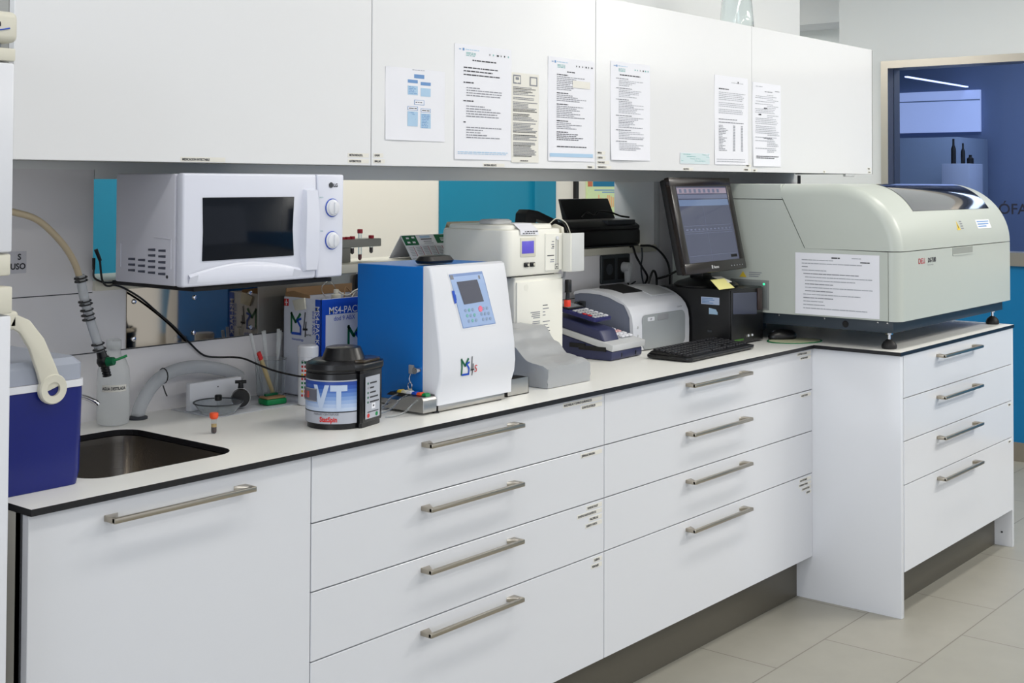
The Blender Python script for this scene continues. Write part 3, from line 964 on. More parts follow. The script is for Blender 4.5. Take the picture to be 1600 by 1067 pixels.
t = thing('sponge_tray', 'green and brown sponge in a shallow clear tray beside the test strip tube', 'sponge', (2.190, 0.495, 0.9))
b = MB(); b.prism([(2.152, 0.485), (2.212, 0.478), (2.216, 0.520), (2.156, 0.527)], 'z', 0.903, 0.918, GREEN, 0.004); b.build('green_layer', t)
b = MB(); b.prism([(2.154, 0.487), (2.210, 0.480), (2.214, 0.518), (2.158, 0.525)], 'z', 0.918, 0.923, CARD, 0.002); b.build('brown_layer', t)
b = MB(); b.box(2.165, 0.505, 0.923, 2.205, 0.514, 0.929, DGREEN, 0.001); b.build('green_clip', t)
PCX, PCY = 2.244, 0.582
t = thing('beaker', 'clear plastic beaker holding pipettes against the wall', 'beaker', (PCX, PCY, 0.9022))
b = MB(); b.lathe([(0.001, 0.9035), (0.030, 0.9035), (0.036, 0.91), (0.041, 1.004), (0.0425, 1.006), (0.0395, 1.004), (0.034, 0.912), (0.028, 0.907), (0.001, 0.907)], (PCX, PCY, 0), CLEARP, 32, cap=False); b.build('beaker_wall', t)
pips = [((-0.022, 0.0, 0.910), (-0.058, 0.012, 1.075)), ((-0.008, -0.012, 0.910), (-0.030, -0.004, 1.080)), ((0.004, 0.012, 0.910), (-0.006, 0.020, 1.078)),
        ((0.010, -0.014, 0.910), (0.022, -0.004, 1.082)), ((0.020, 0.008, 0.910), (0.046, 0.016, 1.074))]
for k, (a, c) in enumerate(pips):
    t = thing('pipette', 'clear disposable pipette standing in the beaker by the wall', 'pipette', (PCX + a[0], PCY + a[1], a[2]), group='pipettes in the beaker', local=True)
    d = (Vector(c) - Vector(a)).normalized(); L_ = (Vector(c) - Vector(a)).length
    b = MB(); b.cyl(d * 0, d * L_ * 0.62, 0.0022, 0.0032, MILKY, 10); b.build('stem', t)
    b = MB(); b.cyl(d * L_ * 0.62, d * L_, 0.0048, 0.0042, MILKY, 10); b.build('bulb', t)
for k, (px, tx) in enumerate(((2.222, 2.172), (2.229, 2.181))):
    t = thing('sample_swab', ['yellowish capped swab tube leaning left of the beaker', 'yellowish capped swab tube leaning against the beaker, nearer the pipettes'][k], 'swab', (px, 0.535 + 0.008 * k, 0.9022), local=True)
    d = Vector((tx - px, 0.012, 0.130)).normalized()
    b = MB(); b.cyl(d * 0.003, d * 0.118, 0.0046, 0.0050, mk('swab_amber_%d' % k, (222, 206, 160), 0.3, trans=0.5, ior=1.2), 12); b.build('tube', t)
    b = MB(); b.cyl(d * 0.118, d * 0.138, 0.0050, 0.0046, RED, 12); b.build('cap', t)
t = thing('test_strip_tube', 'white screw-cap tube of test strips with coloured squares, left of the centrifuge', 'tube', (2.246, 0.438, 0.9))
b = MB(); b.lathe([(0.0235, 0.901), (0.025, 0.903), (0.025, 1.020), (0.023, 1.026)], (2.246, 0.438, 0), WHITEP, 32); b.build('tube_body', t)
b = MB(); b.lathe([(0.0262, 1.024), (0.0268, 1.028), (0.0268, 1.048), (0.024, 1.052)], (2.246, 0.438, 0), WHITEP, 32); b.build('cap', t)
b = MB()
cs = [[DGREEN, DGREEN, YEL, GREEN], [RED, RED, RED, RED], [RED, ORANGE, RED, RED], [YEL, ORANGE, RED, DRED], [RED, DRED, BLUE, GAP], [GREEN, DGREEN, NAVY, NAVY], [GREEN, GREEN, DGREEN, NAVY], [YEL, ORANGE, YEL, BROWN], [RED, RED, ORANGE, GAP]]
for r_, row in enumerate(cs):
    zz = 1.008 - r_ * 0.0105
    for k, mm in enumerate(row):
        a = radians(-172 + k * 19)
        p0 = Vector((2.246 + 0.0254 * cos(a), 0.438 + 0.0254 * sin(a), zz)); tg = Vector((-sin(a), cos(a), 0))
        b.faces([p0, p0 + tg * 0.0058, p0 + tg * 0.0058 + Z * 0.0058, p0 + Z * 0.0058], [(0, 1, 2, 3)], mm)
wraptext(b, 'Combur', 0.009, (2.246, 0.438), 0.0254, radians(-170), 1.011, INK, sx=1.0)
b.build('colour_scale', t, smooth=False)
t = thing('blood_tube', 'small upright blood tube with orange cap on the bare worktop right of the sink', 'tube', (1.851, 0.311, 0.9))
b = MB(); b.lathe([(0.002, 0.9005), (0.0055, 0.902), (0.0062, 0.906), (0.0062, 0.934)], (1.851, 0.311, 0), CLEARP, 20); b.build('glass_tube', t)
b = MB(); b.lathe([(0.002, 0.9015), (0.0050, 0.903), (0.0057, 0.906), (0.0057, 0.915)], (1.851, 0.311, 0), mk('dark_blood', (60, 14, 14), 0.3), 20); b.build('blood', t)
b = MB(); b.lathe([(0.0057, 0.9152), (0.0057, 0.922)], (1.851, 0.311, 0), mk('serum', (214, 180, 110), 0.3), 20); b.build('serum', t)
b = MB(); b.lathe([(0.0070, 0.933), (0.0098, 0.937), (0.0100, 0.945), (0.0090, 0.947)], (1.851, 0.311, 0), ORANGE, 20); b.build('cap', t)

# ------------------------------------------------------------------ polished panels on the wall
def panel(x0, x1, name, label, m, screws):
    t = thing(name, label, 'panel', ((x0 + x1) / 2, YW, 1.064))
    b = MB(); b.box(x0, YW - 0.003, 1.0640, x1, YW - 0.0005, 1.2095, m, 0.0004, 1); b.build('sheet', t)
    for (sx, sz) in screws:
        b = MB(); b.lathe([(0.0065, -0.0035), (0.0055, -0.006), (0.002, -0.0068)], (sx, YW, sz), CHROME, 16, axis='y'); b.build('screw', t)
    return t
panel(1.849, 2.2565, 'mirror_panel', 'polished reflective metal panel screwed to the wall under the microwave', MIRR, [(1.869, 1.177), (2.050, 1.175), (2.231, 1.175), (1.869, 1.085), (2.048, 1.085), (2.232, 1.084)])
panel(2.2585, 2.62, 'metal_sheet', 'matt brushed steel wall panel beside the polished one', mk('matt_steel', (150, 147, 140), 0.32, metal=0.85), [])

# ------------------------------------------------------------------ microwave on its shelf
b = MB(); b.box(1.772, 0.285, 1.2275, 2.185, 0.600, 1.2375, BLACKM, 0.002)
b.box(1.86, 0.600, 1.2285, 2.16, YW - 0.001, 1.2365, BLACKM)
single(b, 'microwave_shelf', 'thin black wall shelf under the microwave', 'shelf', (1.98, 0.47, 1.2275))
t = thing('microwave', 'white microwave oven with two blue-ringed dials on a black shelf', 'microwave', (1.96, 0.40, 1.238))
b = MB(); b.box(1.722, 0.289, 1.2425, 2.198, 0.512, 1.4895, MWS, 0.004); b.build('body', t)
b = MB()
VENT = mk('vent_dark', (72, 76, 92), 0.6)
vt = []
for r_ in range(5):
    for k in range(4):
        if k < 2 and r_ < 2: continue
        yy = 0.447 - 0.038 * k; zz = 1.322 - 0.0128 * r_ - 0.001 * k
        vt.append((yy, zz))
for yy, zz in vt:
    b.prism([(yy - 0.013, zz - 0.0026), (yy + 0.013, zz - 0.0026), (yy + 0.013, zz + 0.0018), (yy - 0.013, zz + 0.0030)], 'x', 1.7212, 1.7222, VENT)
b.lathe([(0.004, -0.0008), (0.003, -0.002)], (1.722, 0.313, 1.262), INKD, 12, axis='x')
b.build('vent_slots', t, smooth=False)
# pressed frame lines on the side
for pts in ([(0.490, 1.330), (0.490, 1.277)], [(0.362, 1.348), (0.300, 1.345), (0.300, 1.280)]):
    b = MB(); b.tube([(1.7218, ya, za) for ya, za in pts], 0.0014, MWS, 8, sub=1); b.build('pressed_ridge', t)
# door: frame with a recessed dark window
def mwfront(x):
    return 0.262 - 0.004 * sin(pi * (x - 1.724) / 0.48)
b = MB()
wx0, wx1, wz0, wz1 = 1.776, 2.040, 1.296, 1.437
b.prism([(1.724, 1.2405), (2.1115, 1.2405), (2.1145, 1.300), (2.1145, 1.43), (2.1125, 1.491), (1.724, 1.491)], 'y', 0.262, 0.2875, MWW, 0.006, 3)
dr = b.build('door', t)
b = MB(); b.prism([(wx0, wz0), (wx1, wz0 + 0.002), (wx1 - 0.004, 1.36), (wx1, wz1), (wx0, wz1), (wx0 + 0.002, 1.36)], 'y', 0.2592, 0.266, DKGLASS, 0.001); b.build('window', dr, off=OFF[dr.name])
b = MB()
b.loft([[(x, y_, z_) for (x, y_, z_) in lp] for lp in (
    [(2.070, 0.263, 1.258), (2.074, 0.253, 1.262), (2.108, 0.253, 1.262), (2.109, 0.263, 1.258)],
    [(2.060, 0.263, 1.30), (2.066, 0.246, 1.30), (2.111, 0.249, 1.30), (2.112, 0.263, 1.30)],
    [(2.063, 0.263, 1.40), (2.069, 0.246, 1.40), (2.111, 0.249, 1.40), (2.112, 0.263, 1.40)],
    [(2.070, 0.263, 1.455), (2.074, 0.253, 1.452), (2.108, 0.253, 1.452), (2.110, 0.263, 1.455)])], MWW)
b.build('door_handle', dr, off=OFF[dr.name])
b = MB()
n = 14
for k in range(n):       # swept lip under the window
    x0_, x1_ = 1.74 + (2.06 - 1.74) * k / n, 1.74 + (2.06 - 1.74) * (k + 1) / n
    za = 1.262 + 0.022 * sin(pi * k / n) ** 1.0; zb_ = 1.262 + 0.022 * sin(pi * (k + 1) / n) ** 1.0
    b.faces([(x0_, 0.2612, 1.2485), (x1_, 0.2612, 1.2485), (x1_, 0.2555, zb_), (x0_, 0.2555, za), (x1_, 0.2612, zb_ + 0.006), (x0_, 0.2612, za + 0.006)], [(0, 1, 2, 3), (3, 2, 4, 5)], MWW)
b.build('lower_lip', dr, off=OFF[dr.name], ang=60)
b = MB(); b.prism([(2.1165, 1.2405), (2.199, 1.2405), (2.201, 1.30), (2.203, 1.491), (2.1145, 1.491), (2.1175, 1.43), (2.1175, 1.300)], 'y', 0.262, 0.2875, MWW, 0.005, 3)
b.text('LG', 0.0115, (2.1665, 0.2608, 1.4605), X, Z, INKD, bold=0.0004)
b.lathe([(0.0068, 0.0), (0.0068, -0.0008)], (2.1585, 0.2612, 1.4648), DGREY, 20, axis='y')
b.text('MICRO', 0.004, (2.121, 0.2610, 1.4335), X, Z, INKT); b.text('TIMER', 0.004, (2.123, 0.2610, 1.352), X, Z, INKT)
cp = b.build('control_panel', t)
for zc in (1.4095, 1.3300):
    b = MB()
    b.lathe([(0.0205, 0.0), (0.0205, -0.004), (0.0182, -0.0048), (0.0175, -0.009), (0.015, -0.0105)], (2.163, 0.2618, zc), WHITEP, 32, axis='y')
    b.box(2.1600, 0.2475, zc - 0.014, 2.1660, 0.252, zc + 0.014, WHITEP, 0.002)
    k_ = b.build('dial', cp, off=OFF[cp.name])
    b = MB(); b.tube([(2.163 + 0.0215 * cos(2 * pi * k / 36), 0.2608, zc + 0.0215 * sin(2 * pi * k / 36)) for k in range(37)], 0.0012, BLUE, 6, sub=1); b.build('blue_ring', cp, off=OFF[cp.name])
for fx in (1.785, 2.165):
    for fy in (0.31, 0.48):
        b = MB(); b.cyl((fx, fy, 1.2376), (fx, fy, 1.2435), 0.008, 0.008, BLACKP, 12); b.build('foot', t)

# black cords by the microwave
b = MB()
b.tube([(1.728, 0.60, 1.309), (1.738, 0.60, 1.290), (1.745, 0.605, 1.262), (1.752, 0.61, 1.240), (1.764, 0.615, 1.226), (1.780, 0.622, 1.222), (1.800, 0.632, 1.2225), (1.831, 0.638, 1.213), (1.881, 0.6405, 1.185), (1.933, 0.6465, 1.147),
        (1.982, 0.6465, 1.108), (2.031, 0.6465, 1.062), (2.075, 0.6465, 1.026), (2.115, 0.638, 1.017), (2.145, 0.615, 1.016), (2.158, 0.583, 1.013),
        (2.166, 0.540, 1.002), (2.170, 0.480, 0.991), (2.175, 0.400, 0.985), (2.170, 0.330, 0.988), (2.155, 0.265, 0.985)], 0.0026, BLACKP, 8)
b.cyl((1.728, 0.60, 1.312), (1.739, 0.598, 1.285), 0.0048, 0.004, BLACKP, 10)
single(b, 'power_cord', 'long black power cord drooping from the microwave shelf down to the round centrifuge', 'cord', (1.8, 0.6, 1.2))
b = MB()
b.cyl((1.7455, 0.635, 1.290), (1.7455, 0.635, 1.262), 0.004, 0.0035, BLACKP, 10)
b.tube([(1.7455, 0.635, 1.262), (1.746, 0.635, 1.245), (1.757, 0.633, 1.236), (1.775, 0.632, 1.230), (1.80, 0.632, 1.229)], 0.0024, BLACKP, 8)
single(b, 'power_cord', 'short black cord hanging in front of the left end of the wall opening', 'cord', (1.75, 0.635, 1.23))

# ------------------------------------------------------------------ MS4 emblem used on box and analyzer
def ms4(b, o, xd, yd, s, tail='Series'):
    o = Vector(o); xd = Vector(xd); yd = Vector(yd)
    def st(p, q, w, m):
        p = Vector((p[0] * 1.4, p[1])); q = Vector((q[0] * 1.4, q[1])); w *= 1.35; d = (q - p).normalized(); n_ = Vector((-d.y, d.x)) * w / 2
        b.plate(o, xd * s, yd * s, [tuple(p + n_), tuple(p - n_), tuple(q - n_), tuple(q + n_)], m)
    st((0.05, 0.0), (0.05, 1.0), 0.09, DGREEN); st((0.02, 0.98), (0.27, 0.52), 0.10, DGREEN); st((0.25, 0.52), (0.50, 0.97), 0.10, DGREEN)
    o = o - xd.cross(yd) * -0.0002
    st((0.55, 0.74), (0.33, 0.64), 0.08, BLUE); st((0.33, 0.66), (0.52, 0.34), 0.09, BLUE); st((0.51, 0.36), (0.51, 0.02), 0.08, BLUE); st((0.55, 0.02), (0.06, 0.02), 0.09, BLUE)
    st((0.74, 1.05), (0.66, 0.22), 0.05, INKD); st((0.62, 0.24), (0.86, 0.26), 0.07, INKD); st((0.78, 0.62), (0.74, -0.10), 0.05, INKD)
    if tail == 'Series': b.text('Series', 0.17 * s, o + xd * (1.05 * s) + yd * (-0.03 * s), xd, yd, INKD)
    if tail == 'S': b.text('S', 0.62 * s, o + xd * (1.20 * s) + yd * (0.08 * s), xd, yd, RED)

# ------------------------------------------------------------------ reagent box
t = thing('reagent_box', 'open grey and blue MS4-PACK cardboard box with tubes sticking out', 'box', (2.43, 0.53, 0.9))
bx0, bx1, by0, by1, bz = 2.312, 2.56, 0.462, 0.612, 1.163
b = MB()
b.box(bx0, by0, 0.901, bx0 + 0.003, by1, bz, BOXG); b.box(bx1 - 0.003, by0, 0.901, bx1, by1, bz, BOXG)
b.box(bx0, by0, 0.901, bx1, by0 + 0.003, bz, BOXG); b.box(bx0, by1 - 0.003, 0.901, bx1, by1, bz, BOXG)
b.box(bx0, by0, 0.9012, bx1, by1, 0.904, CARD)
b.box(bx0 + 0.0032, by0 + 0.0032, 1.06, bx1 - 0.0032, by1 - 0.0032, 1.062, CARD)
b.build('carton', t, smooth=False)
b = MB()
b.prism([(by1 - 0.004, bz), (by1 - 0.004, bz + 0.012), (by1 - 0.035, bz + 0.016), (by0 + 0.05, bz + 0.008), (by0 + 0.05, bz)], 'x', bx0 + 0.004, bx0 + 0.006, CARD)
b.prism([(bx0 + 0.006, by1 - 0.006), (bx1, by1 - 0.006), (bx1, by1 - 0.003), (bx0 + 0.006, by1 - 0.003)], 'z', bz - 0.002, bz + 0.022, CARD)
b.build('flap', t, smooth=False)
b = MB()
oF = Vector((0, by0 - 0.0008, 0)); oL = Vector((bx0 - 0.0008, 0, 0))
# side face (to -X): white cross on red, emblem, blue band with rotated title
b.rect(oL + Z * 0, -Y, Z, -(by1 - 0.004), 1.1385, -(by1 - 0.022), 1.1575, RED)
b.rect(oL + Vector((-0.0003, 0, 0)), -Y, Z, -(by1 - 0.0115), 1.1405, -(by1 - 0.0145), 1.1555, WHITEP); b.rect(oL + Vector((-0.0003, 0, 0)), -Y, Z, -(by1 - 0.007), 1.1465, -(by1 - 0.019), 1.1495, WHITEP)
ms4(b, oL + Vector((0, by1 - 0.030, 1.066)), -Y, Z, 0.057)
b.text('Hematology', 0.0095, oL + Vector((-0.0002, by1 - 0.036, 1.049)), -Y, Z, BLUE)
b.rect(oL, -Y, Z, -(by0 + 0.022), 0.905, -(by0 + 0.0005), bz - 0.001, BLUE)
b.text('MS4-PACK', 0.022, oL + Vector((-0.0004, by0 + 0.0205, 1.145)), -Z, -Y, PAPER, bold=0.0003)
b.text('dod 9 ABX', 0.014, oL + Vector((-0.0004, by0 + 0.033, 1.132)), -Z, -Y, BLUE)
# front face
b.rect(oF, X, Z, bx0 + 0.001, 0.905, bx0 + 0.0155, bz - 0.001, BLUE); b.rect(oF, X, Z, bx0 + 0.0155, 1.121, bx1 - 0.001, bz - 0.001, BLUE)
b.text('MS4-PACK', 0.026, oF + Vector((bx0 + 0.026, -0.0003, 1.123)), X, Z, PAPER, bold=0.0002)
b.text('dod 9 ABX', 0.017, oF + Vector((bx0 + 0.044, -0.0003, 1.104)), X, Z, BLUE)
ms4(b, oF + Vector((bx0 + 0.094, 0, 1.022)), X, Z, 0.066)
b.rect(oF, X, Z, bx0 + 0.028, 0.985, bx0 + 0.050, 1.016, INK); b.rect(oF + Vector((0, -0.0003, 0)), X, Z, bx0 + 0.030, 0.987, bx0 + 0.048, 1.012, PAPERW); b.rect(oF + Vector((0, -0.0005, 0)), X, Z, bx0 + 0.034, 0.992, bx0 + 0.044, 1.006, BLACKP)
b.build('printing', t, smooth=False)
b = MB()
b.lathe([(0.013, 1.155), (0.013, 1.168), (0.007, 1.170), (0.007, 1.182)], (bx0 + 0.090, by0 + 0.04, 0), CREAMP, 20); b.build('bottle_cap', t)
b = MB()
b.prism([(by0 + 0.055, 1.135), (by0 + 0.095, 1.128), (by0 + 0.108, 1.155), (by0 + 0.06, 1.165)], 'x', bx0 - 0.0065, bx0 - 0.0015, CREAMP, 0.001); b.build('torn_tape', t)
b = MB()
b.tube([(bx0 + 0.07, by0 + 0.05, 1.15), (bx0 + 0.055, by0 + 0.06, 1.185), (bx0 + 0.080, by0 + 0.06, 1.205), (bx0 + 0.105, by0 + 0.06, 1.185), (bx0 + 0.10, by0 + 0.05, 1.15)], 0.0016, CLEARP, 8)
b.tube([(bx0 + 0.09, by0 + 0.04, 1.182), (bx0 + 0.12, by0 + 0.03, 1.165), (bx0 + 0.16, by0 + 0.03, 1.178), (bx0 + 0.21, by0 + 0.03, 1.160)], 0.0018, CREAMP, 8)
b.tube([(bx0 + 0.13, by0 + 0.03, 1.150), (bx0 + 0.17, by0 + 0.035, 1.182), (bx0 + 0.22, by0 + 0.04, 1.176)], 0.0016, CREAMP, 8)
b.tube([(bx0 + 0.11, by0 + 0.03, 1.150), (bx0 + 0.135, by0 + 0.05, 1.185), (bx0 + 0.18, by0 + 0.06, 1.150)], 0.0016, CARD, 8)
b.build('tubing', t)

# ------------------------------------------------------------------ round centrifuge (local frame: x to the right of the drum, -y to the room)
t = thing('centrifuge', 'compact round centrifuge with blue VT label, black lid and small control panel', 'centrifuge', (2.108, 0.180, 0.9), rz=math.atan2(-0.686, 0.728))
Rd = 0.0735
def foot(r, off=0.0, grow=0.0):
    pts = []
    for k in range(0, 27):
        a = radians(75 + k * (240.0 / 26))
        pts.append(((r) * cos(a), (r) * sin(a)))
    g = grow
    pts += [(0.052 + g * .3, -0.062 - g), (0.060 + g * .6, -0.060 - g), (0.103 + g, 0.004 - g * .4), (0.105 + g, 0.020), (0.080 + g, 0.060 + g)]
    return pts
def band(b, z0, z1, m, r=Rd, grow=0.0):
    b.prism(foot(r, grow=grow), 'z', z0, z1, m)
b = MB(); b.prism(foot(Rd - 0.004, grow=-0.004), 'z', 0.0, 0.012, BLACKP); b.prism(foot(Rd), 'z', 0.012, 0.128, BLACKP, 0.0015, sel=lambda e: abs(e.verts[0].co.z - e.verts[1].co.z) < 1e-5); b.build('housing', t)
# label wrapped on the drum: bands of silver, blue shades, lettering
b = MB()
SIL = mk('silver_label', (176, 180, 190), 0.35); LB1 = mk('label_blue_dark', (38, 74, 160), 0.35); LB2 = mk('label_blue_mid', (110, 146, 206), 0.35); LB3 = mk('label_blue_pale', (190, 205, 228), 0.35)
def drumband(z0, z1, a0, a1, m, r=Rd + 0.0006, n=24):
    vs = [(r * cos(radians(a0 + (a1 - a0) * k / n)), r * sin(radians(a0 + (a1 - a0) * k / n)), z) for z in (z0, z1) for k in range(n + 1)]
    b.faces(vs, [(k, k + 1, n + 2 + k, n + 1 + k) for k in range(n)], m)
AL, AR = -188, -52
drumband(0.014, 0.040, AL, AR, SIL)
drumband(0.0405, 0.0425, AL, AR, BLACKP, Rd + 0.0009)
G = [(190, 205, 228), (172, 192, 224), (150, 176, 218), (126, 158, 210), (98, 136, 200), (72, 112, 188), (50, 88, 172), (36, 70, 156)]
for k, cc in enumerate(G):
    drumband(0.0425 + k * 0.0085, 0.0425 + (k + 1) * 0.0085, AL, AR, mk('label_tone_%d' % k, cc, 0.35))
drumband(0.111, 0.114, AL, AR, SIL, Rd + 0.0009)
wraptext(b, 'V', 0.078, (0, 0), Rd + 0.0013, radians(-133), 0.0465, LB3, bold=0.0035, sx=0.72)
wraptext(b, 'T', 0.078, (0, 0), Rd + 0.0014, radians(-101), 0.0465, LB3, bold=0.0035, sx=0.78)
wraptext(b, 'StatSpin', 0.0155, (0, 0), Rd + 0.0013, radians(-122), 0.019, RED, bold=0.0006, sx=0.85)
wraptext(b, 'PRIMARY CENTRIFUGE', 0.0065, (0, 0), Rd + 0.0013, radians(-135), 0.034, INK, sx=0.95)
drumband(0.066, 0.092, -186, -128, mk('display_grey', (98, 100, 112), 0.3), Rd + 0.0028)
drumband(0.064, 0.066, -187, -127, GREY, Rd + 0.003); drumband(0.092, 0.094, -187, -127, GREY, Rd + 0.003)
wraptext(b, '118', 0.021, (0, 0), Rd + 0.0034, radians(-170), 0.0715, mk('led_red', (205, 84, 72), 0.4), bold=0.0006)
b.build('label', t, smooth=True, ang=20)
b = MB()
b.prism(foot(Rd - 0.002, grow=0.001), 'z', 0.128, 0.133, BLACKP, 0.001)
b.lathe([(0.074, 0.133), (0.0755, 0.137), (0.073, 0.148), (0.058, 0.155), (0.052, 0.156)], (0, 0, 0), BLACKP, 36)
b.lathe([(0.052, 0.154), (0.0435, 0.176), (0.041, 0.182), (0.034, 0.184)], (0.014, 0.004, 0), BLACKP, 36)
b.prism([(0.030, -0.060), (0.060, -0.064), (0.108, 0.002), (0.110, 0.030), (0.085, 0.062), (0.030, 0.055)], 'z', 0.133, 0.150, BLACKP, 0.004, 3)
b.prism([(0.040, -0.050), (0.062, -0.052), (0.100, 0.004), (0.102, 0.026), (0.080, 0.052), (0.040, 0.045)], 'z', 0.150, 0.156, mk('lid_window', (60, 50, 36), 0.1), 0.002)
b.build('lid', t)
b = MB()
pA = Vector((0.0625, -0.0575, 0)); pB = Vector((0.1005, 0.0005, 0)); pd = (pB - pA).normalized(); pn = Vector((pd.y, -pd.x, 0)); oP = pA + pn * 0.0016
L_ = (pB - pA).length
b.rect(oP, pd, Z, 0.003, 0.020, L_ - 0.003, 0.118, SIL)
oQ = oP + pn * 0.0004
for k in range(5):
    zz = 0.102 - 0.011 * k
    b.plate(oQ + pd * 0.014 + Z * zz, pd, Z, [(0.003 * cos(a), 0.003 * sin(a)) for a in [2 * pi * q / 10 for q in range(10)]], DGREEN if k != 1 else GREY)
    b.rect(oQ, pd, Z, 0.022, zz - 0.0018, 0.022 + (0.030, 0.018, 0.026, 0.036, 0.040)[k], zz + 0.0018, INKD)
b.rect(oQ, pd, Z, 0.030, 0.041, 0.046, 0.054, PAPER); b.rect(oQ + pn * 0.0002, pd, Z, 0.035, 0.046, 0.041, 0.050, INKD)
b.rect(oQ, pd, Z, 0.012, 0.034, 0.060, 0.0362, INKD)
for cxx, mm in ((0.016, RED), (0.052, GREEN)):
    b.plate(oQ + pd * cxx + Z * 0.027, pd, Z, [(0.0058 * cos(a), 0.0050 * sin(a)) for a in [2 * pi * q / 16 for q in range(16)]], mm)
b.build('control_panel', t, smooth=False)

# ------------------------------------------------------------------ blue and white blood analyzer
t = thing('hematology_analyzer', 'blue and white blood analyzer with small tilted screen and MS4 emblem', 'analyzer', (2.515, 0.25, 0.9))
ax0, ax1 = 2.368, 2.662
b = MB()
b.prism([(0.385, 0.918), (0.148, 0.918), (0.148, 1.259), (0.385, 1.259)], 'x', ax0, ax1 - 0.004, BLUEM, 0.002, 1)
b.build('blue_housing', t)
prof = [(0.147, 0.918), (0.147, 1.262), (0.134, 1.2625), (0.125, 1.258), (0.115, 1.215), (0.105, 1.150), (0.096, 1.100), (0.0885, 1.050), (0.0855, 1.005), (0.089, 0.975), (0.098, 0.950), (0.099, 0.918)]
# small rounding of the belly towards the foot as seen at its right edge
b = MB(); b.prism(prof, 'x', ax0 - 0.0005, ax1, WHITEP, 0.006, 3, sel=lambda e: abs(e.verts[0].co.x - e.verts[1].co.x) < 1e-5 and max(e.verts[0].co.y, e.verts[1].co.y) < 0.14)
b.build('front_cover', t, ang=40)
# tilted panel with screen, in the plane of the upper front
def fp(z):
    for (ya, za), (yb, zb_) in zip(prof[2:], prof[3:]):
        if zb_ <= z <= za: return ya + (yb - ya) * (za - z) / (za - zb_)
    return 0.12
def FPt(x, z, k=0.0): return Vector((x, fp(z) - k, z))
b = MB()
P0, P1 = FPt(2.432, 1.242), FPt(2.452, 1.108)
LB = mk('panel_pale_blue', (158, 182, 222), 0.35); LBD = mk('panel_mid_blue', (120, 146, 196), 0.35)
def quad(b, pts, k, m, n=6):
    (xa, za), (xb, zb_), (xc, zc), (xd_, zd) = pts      # tl tr br bl
    for i in range(n):
        u0, u1 = i / n, (i + 1) / n
        L0 = (xa + (xd_ - xa) * u0, za + (zd - za) * u0); L1 = (xa + (xd_ - xa) * u1, za + (zd - za) * u1)
        R0 = (xb + (xc - xb) * u0, zb_ + (zc - zb_) * u0); R1 = (xb + (xc - xb) * u1, zb_ + (zc - zb_) * u1)
        b.faces([FPt(*L0, k), FPt(*R0, k), FPt(*R1, k), FPt(*L1, k)], [(3, 2, 1, 0)], m)
quad(b, [(2.428, 1.243), (2.566, 1.245), (2.594, 1.100), (2.456, 1.098)], 0.0006, WHITEP)
quad(b, [(2.432, 1.239), (2.562, 1.241), (2.590, 1.104), (2.460, 1.102)], 0.0010, LBD)
quad(b, [(2.434, 1.232), (2.560, 1.234), (2.588, 1.106), (2.462, 1.104)], 0.0013, LB)
quad(b, [(2.434, 1.198), (2.444, 1.198), (2.448, 1.168), (2.440, 1.165)], 0.0016, BLUE)
quad(b, [(2.440, 1.190), (2.447, 1.188), (2.449, 1.174), (2.441, 1.170)], 0.0017, BLUE)
quad(b, [(2.434, 1.237), (2.446, 1.237), (2.448, 1.226), (2.436, 1.226)], 0.0016, INK)
quad(b, [(2.542, 1.231), (2.549, 1.231), (2.550, 1.222), (2.543, 1.222)], 0.0016, INK)
pl = b.build('operator_panel', t, smooth=False)
b = MB(); quad(b, [(2.456, 1.219), (2.536, 1.221), (2.553, 1.164), (2.475, 1.161)], 0.0019, mk('lcd_dark', (82, 84, 98), 0.15)); b.build('screen', pl, off=OFF[pl.name], smooth=False)
for r_ in range(3):
    for k in range(7):
        xx = 2.478 + 0.014 * k + 0.004 * r_; zz = 1.146 - 0.0135 * r_
        if k == 4 and r_ == 0: xx += 0.002
        mm = mk('soft_pink_key', (235, 120, 150), 0.4) if (k == 4 and r_ == 0) else ([mk('key_grey_%d%d' % (r_, k), (140, 160, 190), 0.4), INKT][(k + r_) % 2 if k < 4 else 0])
        if k == 3: continue
        rr = 0.0078 if (k == 4 and r_ == 0) else 0.0042
        b = MB(); b.faces([FPt(xx + rr * cos(a), zz + rr * sin(a), 0.0024) for a in [2 * pi * q / 14 for q in range(14)]] + [FPt(xx + rr * cos(a), zz + rr * sin(a), 0.0012) for a in [2 * pi * q / 14 for q in range(14)]],
                          [tuple(range(14))] + [(q, (q + 1) % 14, 14 + (q + 1) % 14, 14 + q) for q in range(14)], mm)
        b.build('key', pl, off=OFF[pl.name])
b = MB(); ms4(b, (2.442, 0.0853, 0.986), X, Z, 0.042, 'S')
for k in range(14): bmesh.ops.bisect_plane(b.bm, geom=list(b.bm.verts) + list(b.bm.edges) + list(b.bm.faces), plane_co=(0, 0, 0.978 + k * 0.005), plane_no=(0, 0, 1))
for v in b.bm.verts: v.co.y = fp(v.co.z) - 0.0012 - (0.0853 - v.co.y) * 2
b.build('emblem', t, smooth=False)
b = MB()
b.box(ax0 + 0.006, 0.100, 0.9035, ax1 - 0.03, 0.380, 0.918, STEEL, 0.001)
b.build('base_plate', t)
b = MB(); b.prism([(0.245, 0.906), (0.098, 0.906), (0.098, 0.937), (0.104, 0.944), (0.150, 0.944)], 'x', 2.318, 2.366, STEEL, 0.001, 1)
b.prism([(0.240, 0.9365), (0.106, 0.9365), (0.106, 0.9455), (0.225, 0.9455)], 'x', 2.332, 2.3672, BLACKP)
b.build('drip_tray', t)
FT = []
